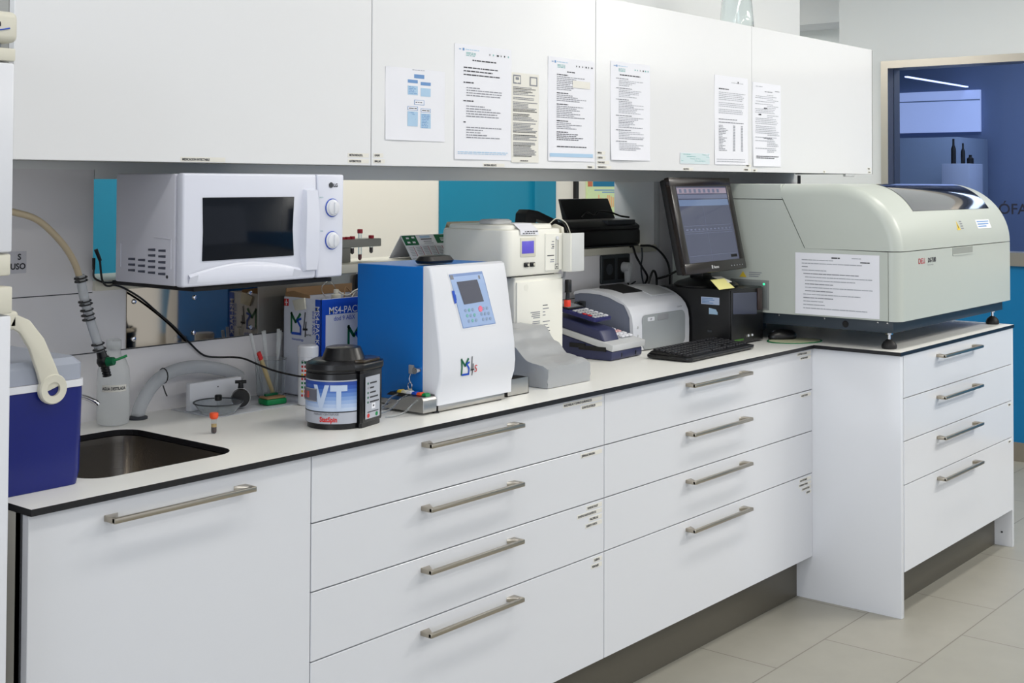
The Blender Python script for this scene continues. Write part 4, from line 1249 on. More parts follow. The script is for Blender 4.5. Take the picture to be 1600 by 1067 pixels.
for fx, fy in ((2.372, 0.106), (2.62, 0.112), (2.372, 0.36), (2.62, 0.36)):
    b = MB(); b.cyl((fx, fy, 0.9003), (fx, fy, 0.9045), 0.009, 0.008, BLACKP, 16); b.build('foot', t)
for k, (mm, yy) in enumerate(((GREEN, 0.112), (ORANGE, 0.130), (BLUE, 0.147), (WHITEP, 0.165), (CREAMP, 0.183), (YEL, 0.197))):
    b = MB(); b.cyl((2.350, yy, 0.944), (2.334, yy, 0.9375 + 0.008), 0.0078, 0.0075, mm, 16); b.build('tube_connector', t)
    if k in (0, 3, 5):
        b = MB(); b.tube([(2.336, yy, 0.944), (2.310, yy + 0.004, 0.935), (2.280, yy + 0.012, 0.912), (2.258 - 0.006 * k, yy + 0.028, 0.9035), (2.240 - 0.006 * k, yy + 0.04, 0.903)], 0.0022, CLEARP, 8); b.build('clear_tube', t)
b = MB(); b.box(2.3625, 0.176, 0.990, 2.3675, 0.192, 1.012, GREY, 0.001); b.cyl((2.368, 0.161, 1.001), (2.352, 0.161, 1.001), 0.009, 0.0085, CHROME, 18); b.build('key_switch', t)
b = MB()
b.tube([(2.362, 0.184, 0.990), (2.359, 0.186, 0.978), (2.360, 0.182, 0.968)], 0.0011, CHROME, 6)
b.tube([(2.360 + 0.0, 0.184 + 0.007 * cos(a), 0.960 + 0.009 * sin(a)) for a in [2 * pi * k / 12 for k in range(13)]], 0.0011, CHROME, 6, sub=1)
b.box(2.358, 0.176, 0.944, 2.3605, 0.190, 0.953, CREAMP, 0.0006)
b.build('key_ring', t)

b = MB()
b.loft([rl(2.420, 0.180, 2.525, 0.232, 1.2630, 0.02), rl(2.416, 0.176, 2.529, 0.236, 1.270, 0.024), rl(2.424, 0.184, 2.521, 0.228, 1.281, 0.02), rl(2.440, 0.196, 2.505, 0.216, 1.284, 0.009)], BLACKP)
single(b, 'barcode_reader', 'flat dark oval gadget lying on top of the blue and white analyzer', 'reader', (2.47, 0.206, 1.263))

b = MB()
for (x0_, y0_, x1_, y1_) in ((2.665, 0.118, 2.757, 0.120), (2.665, 0.238, 2.757, 0.240), (2.755, 0.118, 2.757, 0.240), (2.665, 0.118, 2.667, 0.240)):
    b.box(x0_, y0_, 0.9005, x1_, y1_, 0.945 if x0_ > 2.7 or y0_ < 0.13 else 0.943, STEEL)
b.box(2.665, 0.118, 0.9004, 2.757, 0.240, 0.9025, STEEL)
single(b, 'steel_tray', 'small open stainless steel tray at the right foot of the blue and white analyzer', 'tray', (2.711, 0.18, 0.9))

# ------------------------------------------------------------------ dust cover
t = thing('covered_device', 'low device under a wrinkled grey dust cover in front of the beige instrument', 'covered device', (2.94, 0.23, 0.9))
def cov_top(y):
    P = [(0.120, 0.958), (0.135, 0.966), (0.19, 0.975), (0.24, 1.010), (0.285, 1.050), (0.325, 1.056)]
    for (a, za), (c, zc) in zip(P, P[1:]):
        if a <= y <= c:
            u = (y - a) / (c - a); u = u * u * (3 - 2 * u); return za + (zc - za) * u
    return P[0][1] if y < 0.12 else P[-1][1]
b = MB()
from mathutils import noise
cX0, cX1, cY0, cY1 = 2.842, 3.040, 0.118, 0.322
secs = []
NS = 22
for j in range(NS + 1):
    y = cY0 + (cY1 - cY0) * j / NS
    zt = cov_top(y)
    ring = []
    edge = min(1.0, min(j, NS - j) / 1.5)
    for (u, v) in ([(0, k / 6) for k in range(6)] + [(k / 12, 1) for k in range(13)] + [(1, 1 - k / 6) for k in range(1, 7)]):
        r = 0.010
        x = cX0 + (cX1 - cX0) * u; z = 0.9015 + (zt - 0.9015) * v
        nx = noise.noise(Vector((u * 4, y * 22, v * 3))) ; nz = noise.noise(Vector((u * 5 + 9, y * 26, v * 2 + 3)))
        if v >= 0.99:
            z += 0.007 * nz - 0.004 * (1 - min(1, 6 * min(u, 1 - u)))
        else:
            x += (0.006 * nx + 0.004 * (1 - v)) * (1 if u else -1) * (0.4 + v * 0.6)
        yy = y + (0.005 * noise.noise(Vector((u * 5, v * 6, 1.7))) if j == 0 and 0 < v < 1 else 0)
        ring.append((x, yy, z))
    secs.append(ring)
b.loft(secs, COVER)
b.build('dust_cover', t, ang=50)
b = MB(); b.tube([(cX0 - 0.001, 0.1175, 0.902), (cX0 + 0.001, 0.1172, 0.955)], 0.0012, COVER, 6); b.build('piping', t)

# ------------------------------------------------------------------ tall beige instrument
t = thing('beige_instrument', 'tall beige blood analyzer with a small violet display and hand-lettered note on top', 'analyzer', (3.07, 0.46, 0.9))
def rbox(b, x0, y0, z0, x1, y1, z1, r, m, bev=0.003):
    b.prism(rrect(x0, y0, x1, y1, r, 5), 'z', z0, z1, m, bev, 2, sel=lambda e: abs(e.verts[0].co.z - e.verts[1].co.z) < 1e-5)
b = MB(); rbox(b, 2.957, 0.332, 0.9015, 3.190, 0.600, 1.192, 0.006, BEIGE, 0.003); b.build('lower_body', t)
b = MB(); b.box(2.962, 0.3265, 0.915, 3.186, 0.334, 1.178, BEIGE, 0.003); b.lathe([(0.010, -0.0003), (0.006, 0.0024), (0.001, 0.003)], (3.005, 0.3263, 1.160), BEIGE, 20, axis='y')
ds = b.build('front_door', t)
b = MB()
for k in range(22):
    zz = 1.082 - 0.0056 * k
    if k % 5 == 4: continue
    b.rect((3.020, 0.3262, 0), X, Z, rnd.uniform(0.0, 0.02), zz, 0.052, zz + 0.0030, GREY)
for k in range(16):
    zz = 1.100 - 0.0098 * k
    if k in (4, 10, 11, 12): continue
    b.rect((3.085, 0.3262, 0), X, Z, 0.0, zz, rnd.uniform(0.012, 0.038), zz + 0.0026, INKD if k % 4 == 0 else INK)
b.build('printed_text', ds, off=OFF[ds.name], smooth=False)
b = MB(); rbox(b, 2.905, 0.320, 1.196, 3.178, 0.585, 1.334, 0.028, BEIGE, 0.008)
b.prism(rrect(2.92, 0.34, 3.165, 0.575, 0.03, 5), 'z', 1.33, 1.347, BEIGE, 0.008, 3, sel=lambda e: min(e.verts[0].co.z, e.verts[1].co.z) > 1.34)
b.box(2.93, 0.345, 1.190, 3.165, 0.57, 1.197, DGREY)
b.build('upper_body', t)
b = MB(); b.box(2.900, 0.55, 0.97, 2.955, 0.598, 1.19, BEIGE, 0.004); b.build('rear_column', t)
b = MB(); b.box(3.086, 0.3165, 1.206, 3.168, 0.321, 1.318, BEIGE, 0.001)
b.rect((0, 0.3162, 0), X, Z, 3.136, 1.215, 3.139, 1.302, INK); b.rect((0, 0.3162, 0), X, Z, 3.146, 1.215, 3.149, 1.302, mk('rail', (90, 88, 80), 0.5))
b.rect((0, 0.3161, 0), X, Z, 3.132, 1.209, 3.150, 1.225, INKD); b.rect((0, 0.3159, 0), X, Z, 3.134, 1.211, 3.148, 1.223, BEIGE); b.rect((0, 0.3157, 0), X, Z, 3.138, 1.213, 3.144, 1.219, INKD)
for zz, w_, mm in ((1.292, 0.012, INK), (1.283, 0.014, INK), (1.277, 0.010, INKD), (1.272, 0.014, INK), (1.250, 0.034, INKD), (1.237, 0.018, GREY), (1.231, 0.02, mk_l)):
    b.rect((0, 0.3162, 0), X, Z, 3.128 - w_, zz, 3.128, zz + 0.0028, mm)
b.lathe([(0.006, -0.003), (0.006, 0.0)], (3.142, 0.316, 1.304), WHITEP, 16, axis='y')
b.build('sampling_panel', t, smooth=False)
b = MB(); b.box(2.968, 0.3175, 1.252, 3.040, 0.3215, 1.309, CREAMP, 0.0015); b.box(2.973, 0.3165, 1.262, 3.030, 0.3185, 1.299, mk('violet_display', (92, 82, 190), 0.3, emit=0.25), 0.0006)
b.build('display', t)
for xx in (2.984, 3.012):
    b = MB(); b.box(xx, 0.3145, 1.2215, xx + 0.023, 0.3202, 1.2355, BLACKP, 0.003); b.lathe([(0.004, -0.002), (0.004, 0.0)], (xx + 0.016, 0.3145, 1.2285), CREAMP, 14, axis='y'); b.build('rocker_button', t)
b = MB(); b.box(3.176, 0.285, 1.200, 3.241, 0.291, 1.318, mk('guard_plate', (206, 208, 208), 0.3), 0.0015); b.box(3.170, 0.285, 1.200, 3.176, 0.321, 1.318, BEIGE, 0.0015); b.build('guard_plate', t)
b = MB(); b.box(3.191, 0.330, 1.135, 3.203, 0.345, 1.180, GREY, 0.001); b.box(3.203, 0.318, 1.132, 3.222, 0.336, 1.172, BLACKP, 0.003); b.cyl((3.212, 0.327, 1.132), (3.210, 0.327, 1.108), 0.006, 0.007, BLACKP, 14); b.cyl((3.196, 0.33, 1.180), (3.200, 0.33, 1.198), 0.004, 0.004, GREY, 12); b.build('probe_fitting', t)
b = MB(); b.box(3.201, 0.319, 1.088, 3.219, 0.335, 1.110, mk('clip_red', (225, 60, 40), 0.4), 0.003); b.build('red_clip', t)
b = MB()
b.prism([(0.43, 1.30), (0.36, 1.345), (0.330, 1.335), (0.325, 1.30)], 'x', 3.182, 3.196, CREAMP, 0.003)
b.tube([(3.16, 0.36, 1.345), (3.185, 0.35, 1.362), (3.215, 0.34, 1.350), (3.230, 0.335, 1.325), (3.232, 0.33, 1.300)], 0.0016, CREAMP, 8)
b.tube([(3.165, 0.37, 1.345), (3.19, 0.355, 1.358), (3.212, 0.345, 1.345), (3.225, 0.338, 1.320), (3.226, 0.33, 1.300)], 0.0016, BLACKP, 8)
b.build('sample_tubing', t)
b = MB()
ns = [(2.965, 0.3165, 1.318), (3.052, 0.3165, 1.316), (3.050, 0.3175, 1.330), (3.050, 0.345, 1.3505), (2.966, 0.345, 1.3505), (2.964, 0.3175, 1.332)]
b.faces(ns + [(3.048, 0.375, 1.3515), (2.972, 0.375, 1.3515)], [(0, 1, 2, 5), (5, 2, 3, 4), (4, 3, 6, 7)], PAPER)
for (zz, xa, xb) in ((1.3215, 2.975, 3.035), (1.327, 2.985, 3.045)):
    x = xa
    while x < xb:
        l = rnd.uniform(0.004, 0.012); b.rect((0, 0.3158, 0), X, Z, x, zz - 0.001, x + l, zz + 0.0014, INKD); x += l + 0.004
single(b, 'note', 'small white handwritten note taped to the top edge of the beige instrument', 'note', (3.008, 0.33, 1.318), smooth=False)
b = MB(); b.loft([rl(2.945, 0.40, 3.035, 0.47, 1.3480, 0.02), rl(2.943, 0.398, 3.037, 0.472, 1.356, 0.02), rl(2.95, 0.405, 3.03, 0.465, 1.362, 0.02)], LGREY)
single(b, 'grey_pad', 'small rounded grey pad lying on top of the beige instrument', 'pad', (2.99, 0.435, 1.348))

# ------------------------------------------------------------------ card terminal with calculator
t = thing('card_terminal', 'navy and grey payment terminal with a keypad, under the calculator', 'card terminal', (3.412, 0.300, 0.9), rz=radians(3.0))
w_ = 0.190
b = MB(); b.prism([(0.006, 0.0012), (0.24, 0.0012), (0.24, 0.085), (0.0, 0.030), (0.0, 0.006)], 'x', 0.0, w_, NAVY, 0.004, 2); b.build('base', t)
b = MB(); b.prism([(-0.004, 0.0305), (0.24, 0.0860), (0.24, 0.104), (-0.006, 0.052)], 'x', -0.003, w_ + 0.012, LGREY, 0.003, 2); b.build('grey_shell', t)
b = MB(); b.prism([(0.030, 0.058), (0.24, 0.104), (0.24, 0.138), (0.048, 0.095)], 'x', 0.004, 0.098, NAVY, 0.006, 3); b.build('printer_cover', t)
for r_ in range(4):
    for k in range(3):
        b = MB(); yy = 0.03 + 0.022 * r_; xx = 0.114 + 0.024 * k
        b.prism([(yy, 0.058 + yy * 0.211), (yy + 0.014, 0.058 + (yy + 0.014) * 0.211), (yy + 0.014, 0.063 + (yy + 0.014) * 0.211), (yy, 0.063 + yy * 0.211)], 'x', xx, xx + 0.018, [PAPER, PAPER, mk('key_pink', (240, 190, 190), 0.5), PAPER][r_], 0.001, 1)
        b.build('key', t)
b = MB(); b.box(-0.0045, 0.02, 0.030, 0.0, 0.125, 0.044, BLACKM, 0.001); b.box(-0.006, 0.10, 0.036, 0.0, 0.16, 0.050, BLACKM, 0.001); b.build('card_slot', t)
for xx in (0.058, 0.146):
    b = MB(); b.box(xx, -0.0012, 0.008, xx + 0.006, 0.004, 0.022, BLACKP, 0.001); b.build('front_notch', t)
t = thing('calculator', 'dark blue pocket calculator with tilted display lying on the payment terminal', 'calculator', (3.425, 0.375, 1.018), rz=radians(6))
tilt = Matrix.Rotation(radians(12), 4, 'X')
b = MB(); b.prism(rrect(0, 0, 0.110, 0.165, 0.008, 3), 'z', 0.0, 0.012, mk('calculator_blue', (40, 42, 98), 0.3), 0.002, 2, xf=tilt); b.build('body', t)
b = MB(); b.prism([(0.006, 0.108), (0.104, 0.108), (0.104, 0.160), (0.006, 0.160)], 'z', 0.0125, 0.0170, BLACKP, 0.002, 2, xf=tilt @ Matrix.Translation((0, 0, 0)))
b.prism([(0.012, 0.114), (0.098, 0.114), (0.098, 0.154), (0.012, 0.154)], 'z', 0.0172, 0.0178, mk('lcd_grey', (110, 116, 122), 0.15), xf=tilt); b.build('display', t)
for r_ in range(5):
    for k in range(5):
        b = MB(); b.prism(rrect(0.009 + 0.0192 * k, 0.008 + 0.0192 * r_, 0.023 + 0.0192 * k, 0.021 + 0.0192 * r_, 0.003, 2), 'z', 0.0120, 0.0155, RED if (k, r_) in ((0, 2), (0, 1)) else (LGREY if k < 4 else PAPER), 0.0008, 1, xf=tilt); b.build('key', t)

# ------------------------------------------------------------------ laser printer
t = thing('laser_printer', 'white and grey laser printer with curved top between payment terminal and computer', 'printer', (3.81, 0.49, 0.9))
lx0, lx1 = 3.632, 3.990
topc = [(0.612, 1.094), (0.585, 1.1005), (0.54, 1.1025), (0.50, 1.100), (0.46, 1.092), (0.425, 1.078), (0.40, 1.062), (0.382, 1.043), (0.371, 1.020), (0.3665, 0.99)]
GS = mk('printer_side_grey', (122, 128, 146), 0.45)
b = MB(); b.prism([(0.612, 0.9035)] + [(y, z - 0.010) for y, z in topc[:-2]] + [(0.380, 1.0), (0.376, 0.9035)], 'x', lx0 + 0.002, lx1 - 0.002, GS); b.build('side_body', t, ang=40)
# curved white shell (top skin and front frame)
b = MB()
sk = topc + [(0.3655, 0.95), (0.3665, 0.904), (0.380, 0.904)]
inner = [(y + (0.010 if z < 1.06 else 0.004), z - (0.012 if y > 0.40 else 0.004)) for y, z in topc[::-1]]
poly = sk + [(0.378, 0.95)] + [(max(y, 0.380), min(z, 1.09)) for y, z in inner]
b.prism(poly, 'x', lx0, lx1, WHITEP, 0.0)
b.build('white_shell', t, ang=40)
b = MB(); b.prism(rrect(lx0 + 0.055, 0.904, lx1 - 0.032, 1.022, 0.022, 4), 'y', 0.3628, 0.368, mk('printer_front_grey', (160, 165, 168), 0.4), 0.001, 1)
fpn = b.build('front_panel', t)
b = MB(); b.prism(rrect(lx0 + 0.145, 0.998, lx0 + 0.215, 1.019, 0.006, 3), 'y', 0.3608, 0.3635, GREY, 0.001, 1); b.build('pull_tab', fpn, off=OFF[fpn.name])
b = MB(); b.prism(rrect(lx0 + 0.084, 0.999, lx0 + 0.126, 1.013, 0.003, 3), 'y', 0.3618, 0.3635, WHITEP, 0.0005, 1); b.text('HP', 0.010, (lx0 + 0.097, 0.3615, 1.0025), X, Z, INK, bold=0.0003)
b.build('badge', fpn, off=OFF[fpn.name])
b = MB()
b.text('LaserJet', 0.010, (lx1 - 0.075, 0.3660, 1.033), X, Z, INK)
for v in b.bm.verts: v.co.y = 0.371 - 0.0015
b.build('lettering', t, smooth=False)
for zz in (0.983, 0.955):
    b = MB(); b.lathe([(0.005, 0.0), (0.004, -0.002)], (lx0 + 0.028, 0.3662, zz), LGREY, 16, axis='y'); b.build('button', t)
b = MB()
b.prism([(0.555, 1.1025), (0.555, 1.1120), (0.540, 1.1125), (0.455, 1.0935), (0.455, 1.088)], 'x', lx0 + 0.070, lx0 + 0.190, BLACKM)
b.build('output_slot', t)
b = MB(); b.prism([(0.500, 1.1010), (0.498, 1.1055), (0.418, 1.0795), (0.418, 1.074)], 'x', lx0 + 0.195, lx0 + 0.33, LGREY, 0.001)
b.build('output_flap', t)
b = MB(); b.box(lx0 - 0.004, 0.565, 0.99, lx0 + 0.003, 0.590, 1.062, DGREY, 0.001); b.build('power_inlet', t)
b = MB(); b.tube([(3.628, 0.578, 1.052), (3.605, 0.583, 1.058), (3.586, 0.59, 1.040), (3.575, 0.60, 1.005), (3.572, 0.605, 0.96), (3.575, 0.60, 0.925)], 0.0042, BLACKP, 8)
b.tube([(3.575, 0.60, 0.93), (3.595, 0.60, 0.98), (3.612, 0.605, 1.01), (3.625, 0.605, 0.99), (3.622, 0.61, 0.95), (3.60, 0.61, 0.92)], 0.0032, BLACKP, 8)
single(b, 'printer_cable', 'looped black cable behind the left side of the laser printer', 'cable', (3.59, 0.595, 0.92))
b = MB(); b.loft([rl(3.455, 0.590, 3.565, 0.640, 0.902, 0.012), rl(3.45, 0.585, 3.57, 0.642, 0.975, 0.015), rl(3.47, 0.60, 3.55, 0.635, 0.995, 0.012)], mk('teal_pouch', (0, 118, 160), 0.5))
single(b, 'blue_pouch', 'small bright blue pouch behind the payment terminal', 'pouch', (3.51, 0.615, 0.902))

# ------------------------------------------------------------------ computer, monitor, keyboard, mouse
px0, px1, py0, py1, pz1 = 4.000, 4.232, 0.200, 0.500, 1.098
t = thing('computer', 'small black desktop computer with side stickers under the monitor', 'computer', (4.116, 0.35, 0.9))
b = MB(); b.box(px0, py0 + 0.006, 0.9025, px1, py1, pz1, mk('computer_black', (26, 26, 28), 0.35), 0.003); b.build('case', t)
b = MB(); b.box(px0 + 0.002, py0, 0.905, px1 - 0.002, py0 + 0.008, pz1 - 0.003, BLACKP, 0.002)
b.prism([(px0 + 0.012, 1.012), (px1 - 0.05, 1.000), (px1 - 0.05, 1.080), (px0 + 0.012, 1.086)], 'y', py0 - 0.0012, py0 + 0.002, mk('front_reflection_grey', (70, 74, 92), 0.25), 0.0006, 1)  # slanted grey plate paints a reflection on the black front
b.build('front_bezel', t)
b = MB(); b.box(px1 - 0.046, py0 - 0.008, 1.015, px1 - 0.018, py0 + 0.004, 1.094, mk('side_latch', (58, 46, 44), 0.4), 0.003); b.build('hinged_latch', t)
for k, mm in enumerate((CHROME, WHITEP, CHROME, WHITEP)):
    b = MB(); b.lathe([(0.0042, 0.0), (0.0042, -0.003), (0.002, -0.003)], (px0 + 0.105 + 0.014 * k, py0 - 0.0002, 0.928), mm, 14, axis='y'); b.build('audio_jack', t)
b = MB(); b.box(px0 + 0.01, py0 - 0.0015, 0.915, px0 + 0.085, py0 + 0.001, 0.921, mk('green_strip', (70, 120, 40), 0.4)); b.build('green_strip', t)
ST = mk('sticker_pale_blue', (196, 210, 236), 0.4)
b = MB(); b.box(px0 - 0.0008, 0.248, 1.042, px0, 0.322, 1.068, ST)
for k in range(4): b.rect((px0 - 0.0012, 0, 0), -Y, Z, -0.318, 1.046 + 0.0052 * k, -(0.318 - rnd.uniform(0.03, 0.06)), 1.0485 + 0.0052 * k, INKB)
b.build('sticker', t, smooth=False)
b = MB(); b.prism([(0.255, 1.008), (0.290, 1.008), (0.290, 1.030), (0.262, 1.026), (0.255, 1.015)], 'x', px0 - 0.0008, px0, INKLB); b.build('sticker', t)
b = MB(); b.box(px0 - 0.0008, 0.278, 0.944, px0, 0.296, 0.951, DGREY); b.build('badge', t, smooth=False)
for fx in (px0 + 0.02, px1 - 0.02):
    for fy in (0.23, 0.47):
        b = MB(); b.cyl((fx, fy, 0.9003), (fx, fy, 0.903), 0.008, 0.008, RUBBER, 12); b.build('foot', t)

t = thing('monitor', 'black flat monitor tilted back on a domed stand under the wall cabinets', 'monitor', (3.9735, 0.300, pz1 + 0.0005), rz=radians(4))
# frame of the screen: local x right, lower left corner measured in the room
a4 = radians(4); tl = radians(12)
BLw = Vector((3.738, 0.220, 1.163))
iR = Matrix.Rotation(-a4, 4, 'Z')
BL = iR @ (BLw - Vector((3.9735, 0.300, pz1 + 0.0005)))
scr = Matrix.Translation(BL) @ Matrix.Rotation(-tl, 4, 'X')
w_, h_ = 0.470, 0.337
def sbox(b, x0, y0, z0, x1, y1, z1, m, bev=0.0, seg=2):
    b.prism([(x0, y0), (x1, y0), (x1, y1), (x0, y1)], 'z', z0, z1, m, bev, seg, xf=scr)
BZ = mk('monitor_bezel', (30, 23, 22), 0.22)
b = MB()
sbox(b, 0, 0, 0, w_, 0.020, 0.038, BZ, 0.003); sbox(b, 0, 0, 0.305, w_, 0.020, h_, BZ, 0.003)
sbox(b, 0, 0, 0.036, 0.040, 0.020, 0.307, BZ, 0.003); sbox(b, w_ - 0.040, 0, 0.036, w_, 0.020, 0.307, BZ, 0.003)
b.build('bezel', t)
b = MB(); sbox(b, 0.004, 0.018, 0.004, w_ - 0.004, 0.042, h_ - 0.004, BLACKM, 0.006); sbox(b, 0.10, 0.04, 0.05, w_ - 0.10, 0.056, 0.27, BLACKM, 0.01)
b.build('back_shell', t)
sm = mat('screen_image', (120, 124, 150), 0.12, emit=0.0)
n_ = sm.node_tree.nodes; L2 = sm.node_tree.links
n_['Principled BSDF'].inputs['Base Color'].default_value = rgb(26, 27, 33)
n_['Principled BSDF'].inputs['Emission Color'].default_value = rgb(118, 124, 152)
n_['Principled BSDF'].inputs['Emission Strength'].default_value = 0.36
b = MB(); sbox(b, 0.039, 0.003, 0.037, w_ - 0.039, 0.0175, 0.306, sm)
sp = b.build('screen', t, smooth=False)
b = MB()
def sr(x0, z0, x1, z1, m, k=0.0024): b.faces([scr @ Vector(p) for p in ((x0, k, z0), (x1, k, z0), (x1, k, z1), (x0, k, z1))], [(0, 1, 2, 3)], m)
UI1 = mat('ui_bar', (134, 124, 138), 0.12, emit=0.3); UI2 = mat('ui_blue', (96, 112, 142), 0.12, emit=0.3); UI3 = mat('ui_line', (92, 98, 120), 0.2, emit=0.3)
sr(0.045, 0.280, w_ - 0.045, 0.300, UI1); sr(0.045, 0.262, w_ - 0.045, 0.276, UI3); sr(0.045, 0.236, w_ - 0.045, 0.258, UI2)
for k in range(9): sr(0.06 + 0.036 * k, 0.283, 0.078 + 0.036 * k, 0.296, UI3, 0.0020)
sr(0.215, 0.045, 0.2165, 0.236, UI3)
for zz in (0.165, 0.145, 0.138, 0.060): sr(0.05, zz, w_ - 0.06, zz + 0.0014, UI3)
for k in range(12): sr(0.06 + 0.03 * k, 0.150, 0.075 + 0.03 * k, 0.155, UI3)
sr(w_ - 0.105, 0.046, w_ - 0.055, 0.056, BLACKM)
b.build('screen_layout', sp, off=Vector((0, 0, 0)), smooth=False)
b = MB(); b.text('Neovo', 0.015, scr @ Vector((0.205, -0.0006, 0.012)), (scr @ Vector((1, 0, 0)) - scr @ Vector((0, 0, 0))), (scr @ Vector((0, 0, 1)) - scr @ Vector((0, 0, 0))), LGREY, bold=0.0003)
b.build('lettering', t, smooth=False)
b = MB(); sr(0.192, 0.012, 0.200, 0.024, LGREY, -0.0006); b.build('emblem', t, smooth=False)
for k in range(5):
    b = MB(); sr(0.345 + 0.022 * k, 0.0135, 0.353 + 0.022 * k, 0.017, GREY, -0.0006); b.build('touch_button', t, smooth=False)
b = MB(); b.lathe([(0.115, 0.0005), (0.118, 0.006), (0.105, 0.016), (0.06, 0.030), (0.03, 0.036)], (0.135, 0.055, 0), BLACKP, 40)
b.build('domed_base', t)
b = MB(); b.prism([(0.050, 0.028), (0.105, 0.028), (0.095, 0.13), (0.052, 0.15)], 'x', 0.10, 0.17, BLACKP, 0.005)
b.build('neck', t)
b = MB()
nq = [(3.926, 0.206, 1.1040), (4.033, 0.206, 1.1045), (4.056, 0.262, 1.1330), (3.962, 0.262, 1.1330)]
b.faces([Vector(p) for p in nq] + [Vector(p) - Vector((0, 0, 0.0012)) for p in nq], [(0, 1, 2, 3), (7, 6, 5, 4), (0, 4, 5, 1), (1, 5, 6, 2), (2, 6, 7, 3), (3, 7, 4, 0)], PYEL)
single(b, 'sticky_note', 'pale yellow sticky note leaning against the domed monitor stand', 'sticky note', (3.99, 0.235, 1.103), smooth=False)
b = MB()
nq = [(4.036, 0.235, 1.1200), (4.075, 0.240, 1.1215), (4.085, 0.290, 1.1370), (4.020, 0.290, 1.1400)]
b.faces([Vector(p) for p in nq] + [Vector(p) - Vector((0, 0, 0.0010)) for p in nq], [(0, 1, 2, 3), (7, 6, 5, 4), (0, 4, 5, 1), (1, 5, 6, 2), (2, 6, 7, 3), (3, 7, 4, 0)], PAPERW)
single(b, 'paper_slip', 'small white paper slip beside the yellow sticky note', 'paper', (4.05, 0.26, 1.119), smooth=False)

t = thing('keyboard', 'black computer keyboard lying at the front edge of the worktop', 'keyboard', (3.545, 0.088, 0.9), rz=radians(2.0))
b = MB(); b.prism(rrect(0, 0, 0.455, 0.170, 0.020, 4), 'z', 0.004, 0.016, BLACKP, 0.004, 2, sel=lambda e: abs(e.verts[0].co.z - e.verts[1].co.z) < 1e-5)
b.prism([(0.0, 0.012), (0.0, 0.016), (0.15, 0.028), (0.165, 0.016)], 'x', 0.010, 0.445, BLACKP, 0.002, 1)
for v in b.bm.verts:
    if v.co.z > 0.02 and False: pass
b.build('tray', t)
# the wedge profile above runs along y; the keys follow its slope
kb = MB(); kb.prism(rrect(0, 0, 0.0158, 0.0158, 0.002, 2), 'z', 0.0, 0.0075, mk('key_black', (36, 36, 40), 0.35), 0.0014, 1)
k0 = kb.build('key', t)
sl = math.atan2(0.012, 0.15)
first = True
for r_ in range(6):
    y = 0.022 + r_ * 0.0215 + (0.004 if r_ == 5 else 0)
    x = 0.016
    cols = 21
    for k in range(cols):
        if r_ == 0 and 3 <= k <= 8:
            if k != 3: continue
        if k == 14 or k == 17: x += 0.005
        if r_ == 1 and k in (14, 16): x += 0.0193; continue
        o = k0 if first else k0.copy()
        if not first: COL.objects.link(o); o.parent = t
        first = False
        o.location = (x, y, 0.0145 + y * 0.08)
        o.rotation_euler = (sl, 0, 0)
        if r_ == 0 and k == 3:
            o.scale = (6.9, 1, 1); x += 5 * 0.0193
        x += 0.0193
for fx in (0.02, 0.43):
    b = MB(); b.box(fx, 0.012, 0.0003, fx + 0.012, 0.022, 0.005, RUBBER); b.build('foot', t)
    b = MB(); b.box(fx, 0.145, 0.0003, fx + 0.012, 0.155, 0.005, RUBBER); b.build('foot', t)

b = MB()
pad = [(4.285 + 0.108 * cos(a), 0.102 + 0.072 * sin(a)) for a in [2 * pi * k / 40 for k in range(40)]]
c_ = (math.cos(radians(-30)), math.sin(radians(-30)))
pad = [(4.285 + (x - 4.285) * c_[0] - (y - 0.102) * c_[1], 0.102 + (x - 4.285) * c_[1] + (y - 0.102) * c_[0]) for x, y in pad]
b.prism(pad, 'z', 0.9003, 0.9030, mk('pad_rim_green', (0, 110, 60), 0.5))
pin = [(4.285 + (x - 4.285) * 0.93, 0.102 + (y - 0.102) * 0.93) for x, y in pad]
b.prism(pin, 'z', 0.9030, 0.9034, mk('pad_face', (206, 208, 176), 0.5))
single(b, 'mouse_pad', 'oval pale mouse pad with green rim under the front foot of the big analyzer', 'mouse pad', (4.285, 0.102, 0.9), smooth=False)
t = thing('computer_mouse', 'black computer mouse on the green-rimmed pad', 'mouse', (4.300, 0.160, 0.9034), rz=radians(60))
b = MB()
def mring(z, sx, sy, oy=0.0): return [(sx * cos(a) * (1 - 0.12 * sin(a)), oy + sy * sin(a), z) for a in [2 * pi * k / 28 for k in range(28)]]
b.loft([mring(0.0008, 0.030, 0.056), mring(0.010, 0.032, 0.058), mring(0.022, 0.029, 0.052, -0.002), mring(0.031, 0.020, 0.038, -0.005), mring(0.034, 0.008, 0.016, -0.006)], BLACKP)
b.build('shell', t, ang=50)
b = MB(); b.cyl((-0.003, 0.034, 0.024), (0.003, 0.034, 0.024), 0.008, 0.008, DGREY, 16); b.build('wheel', t)

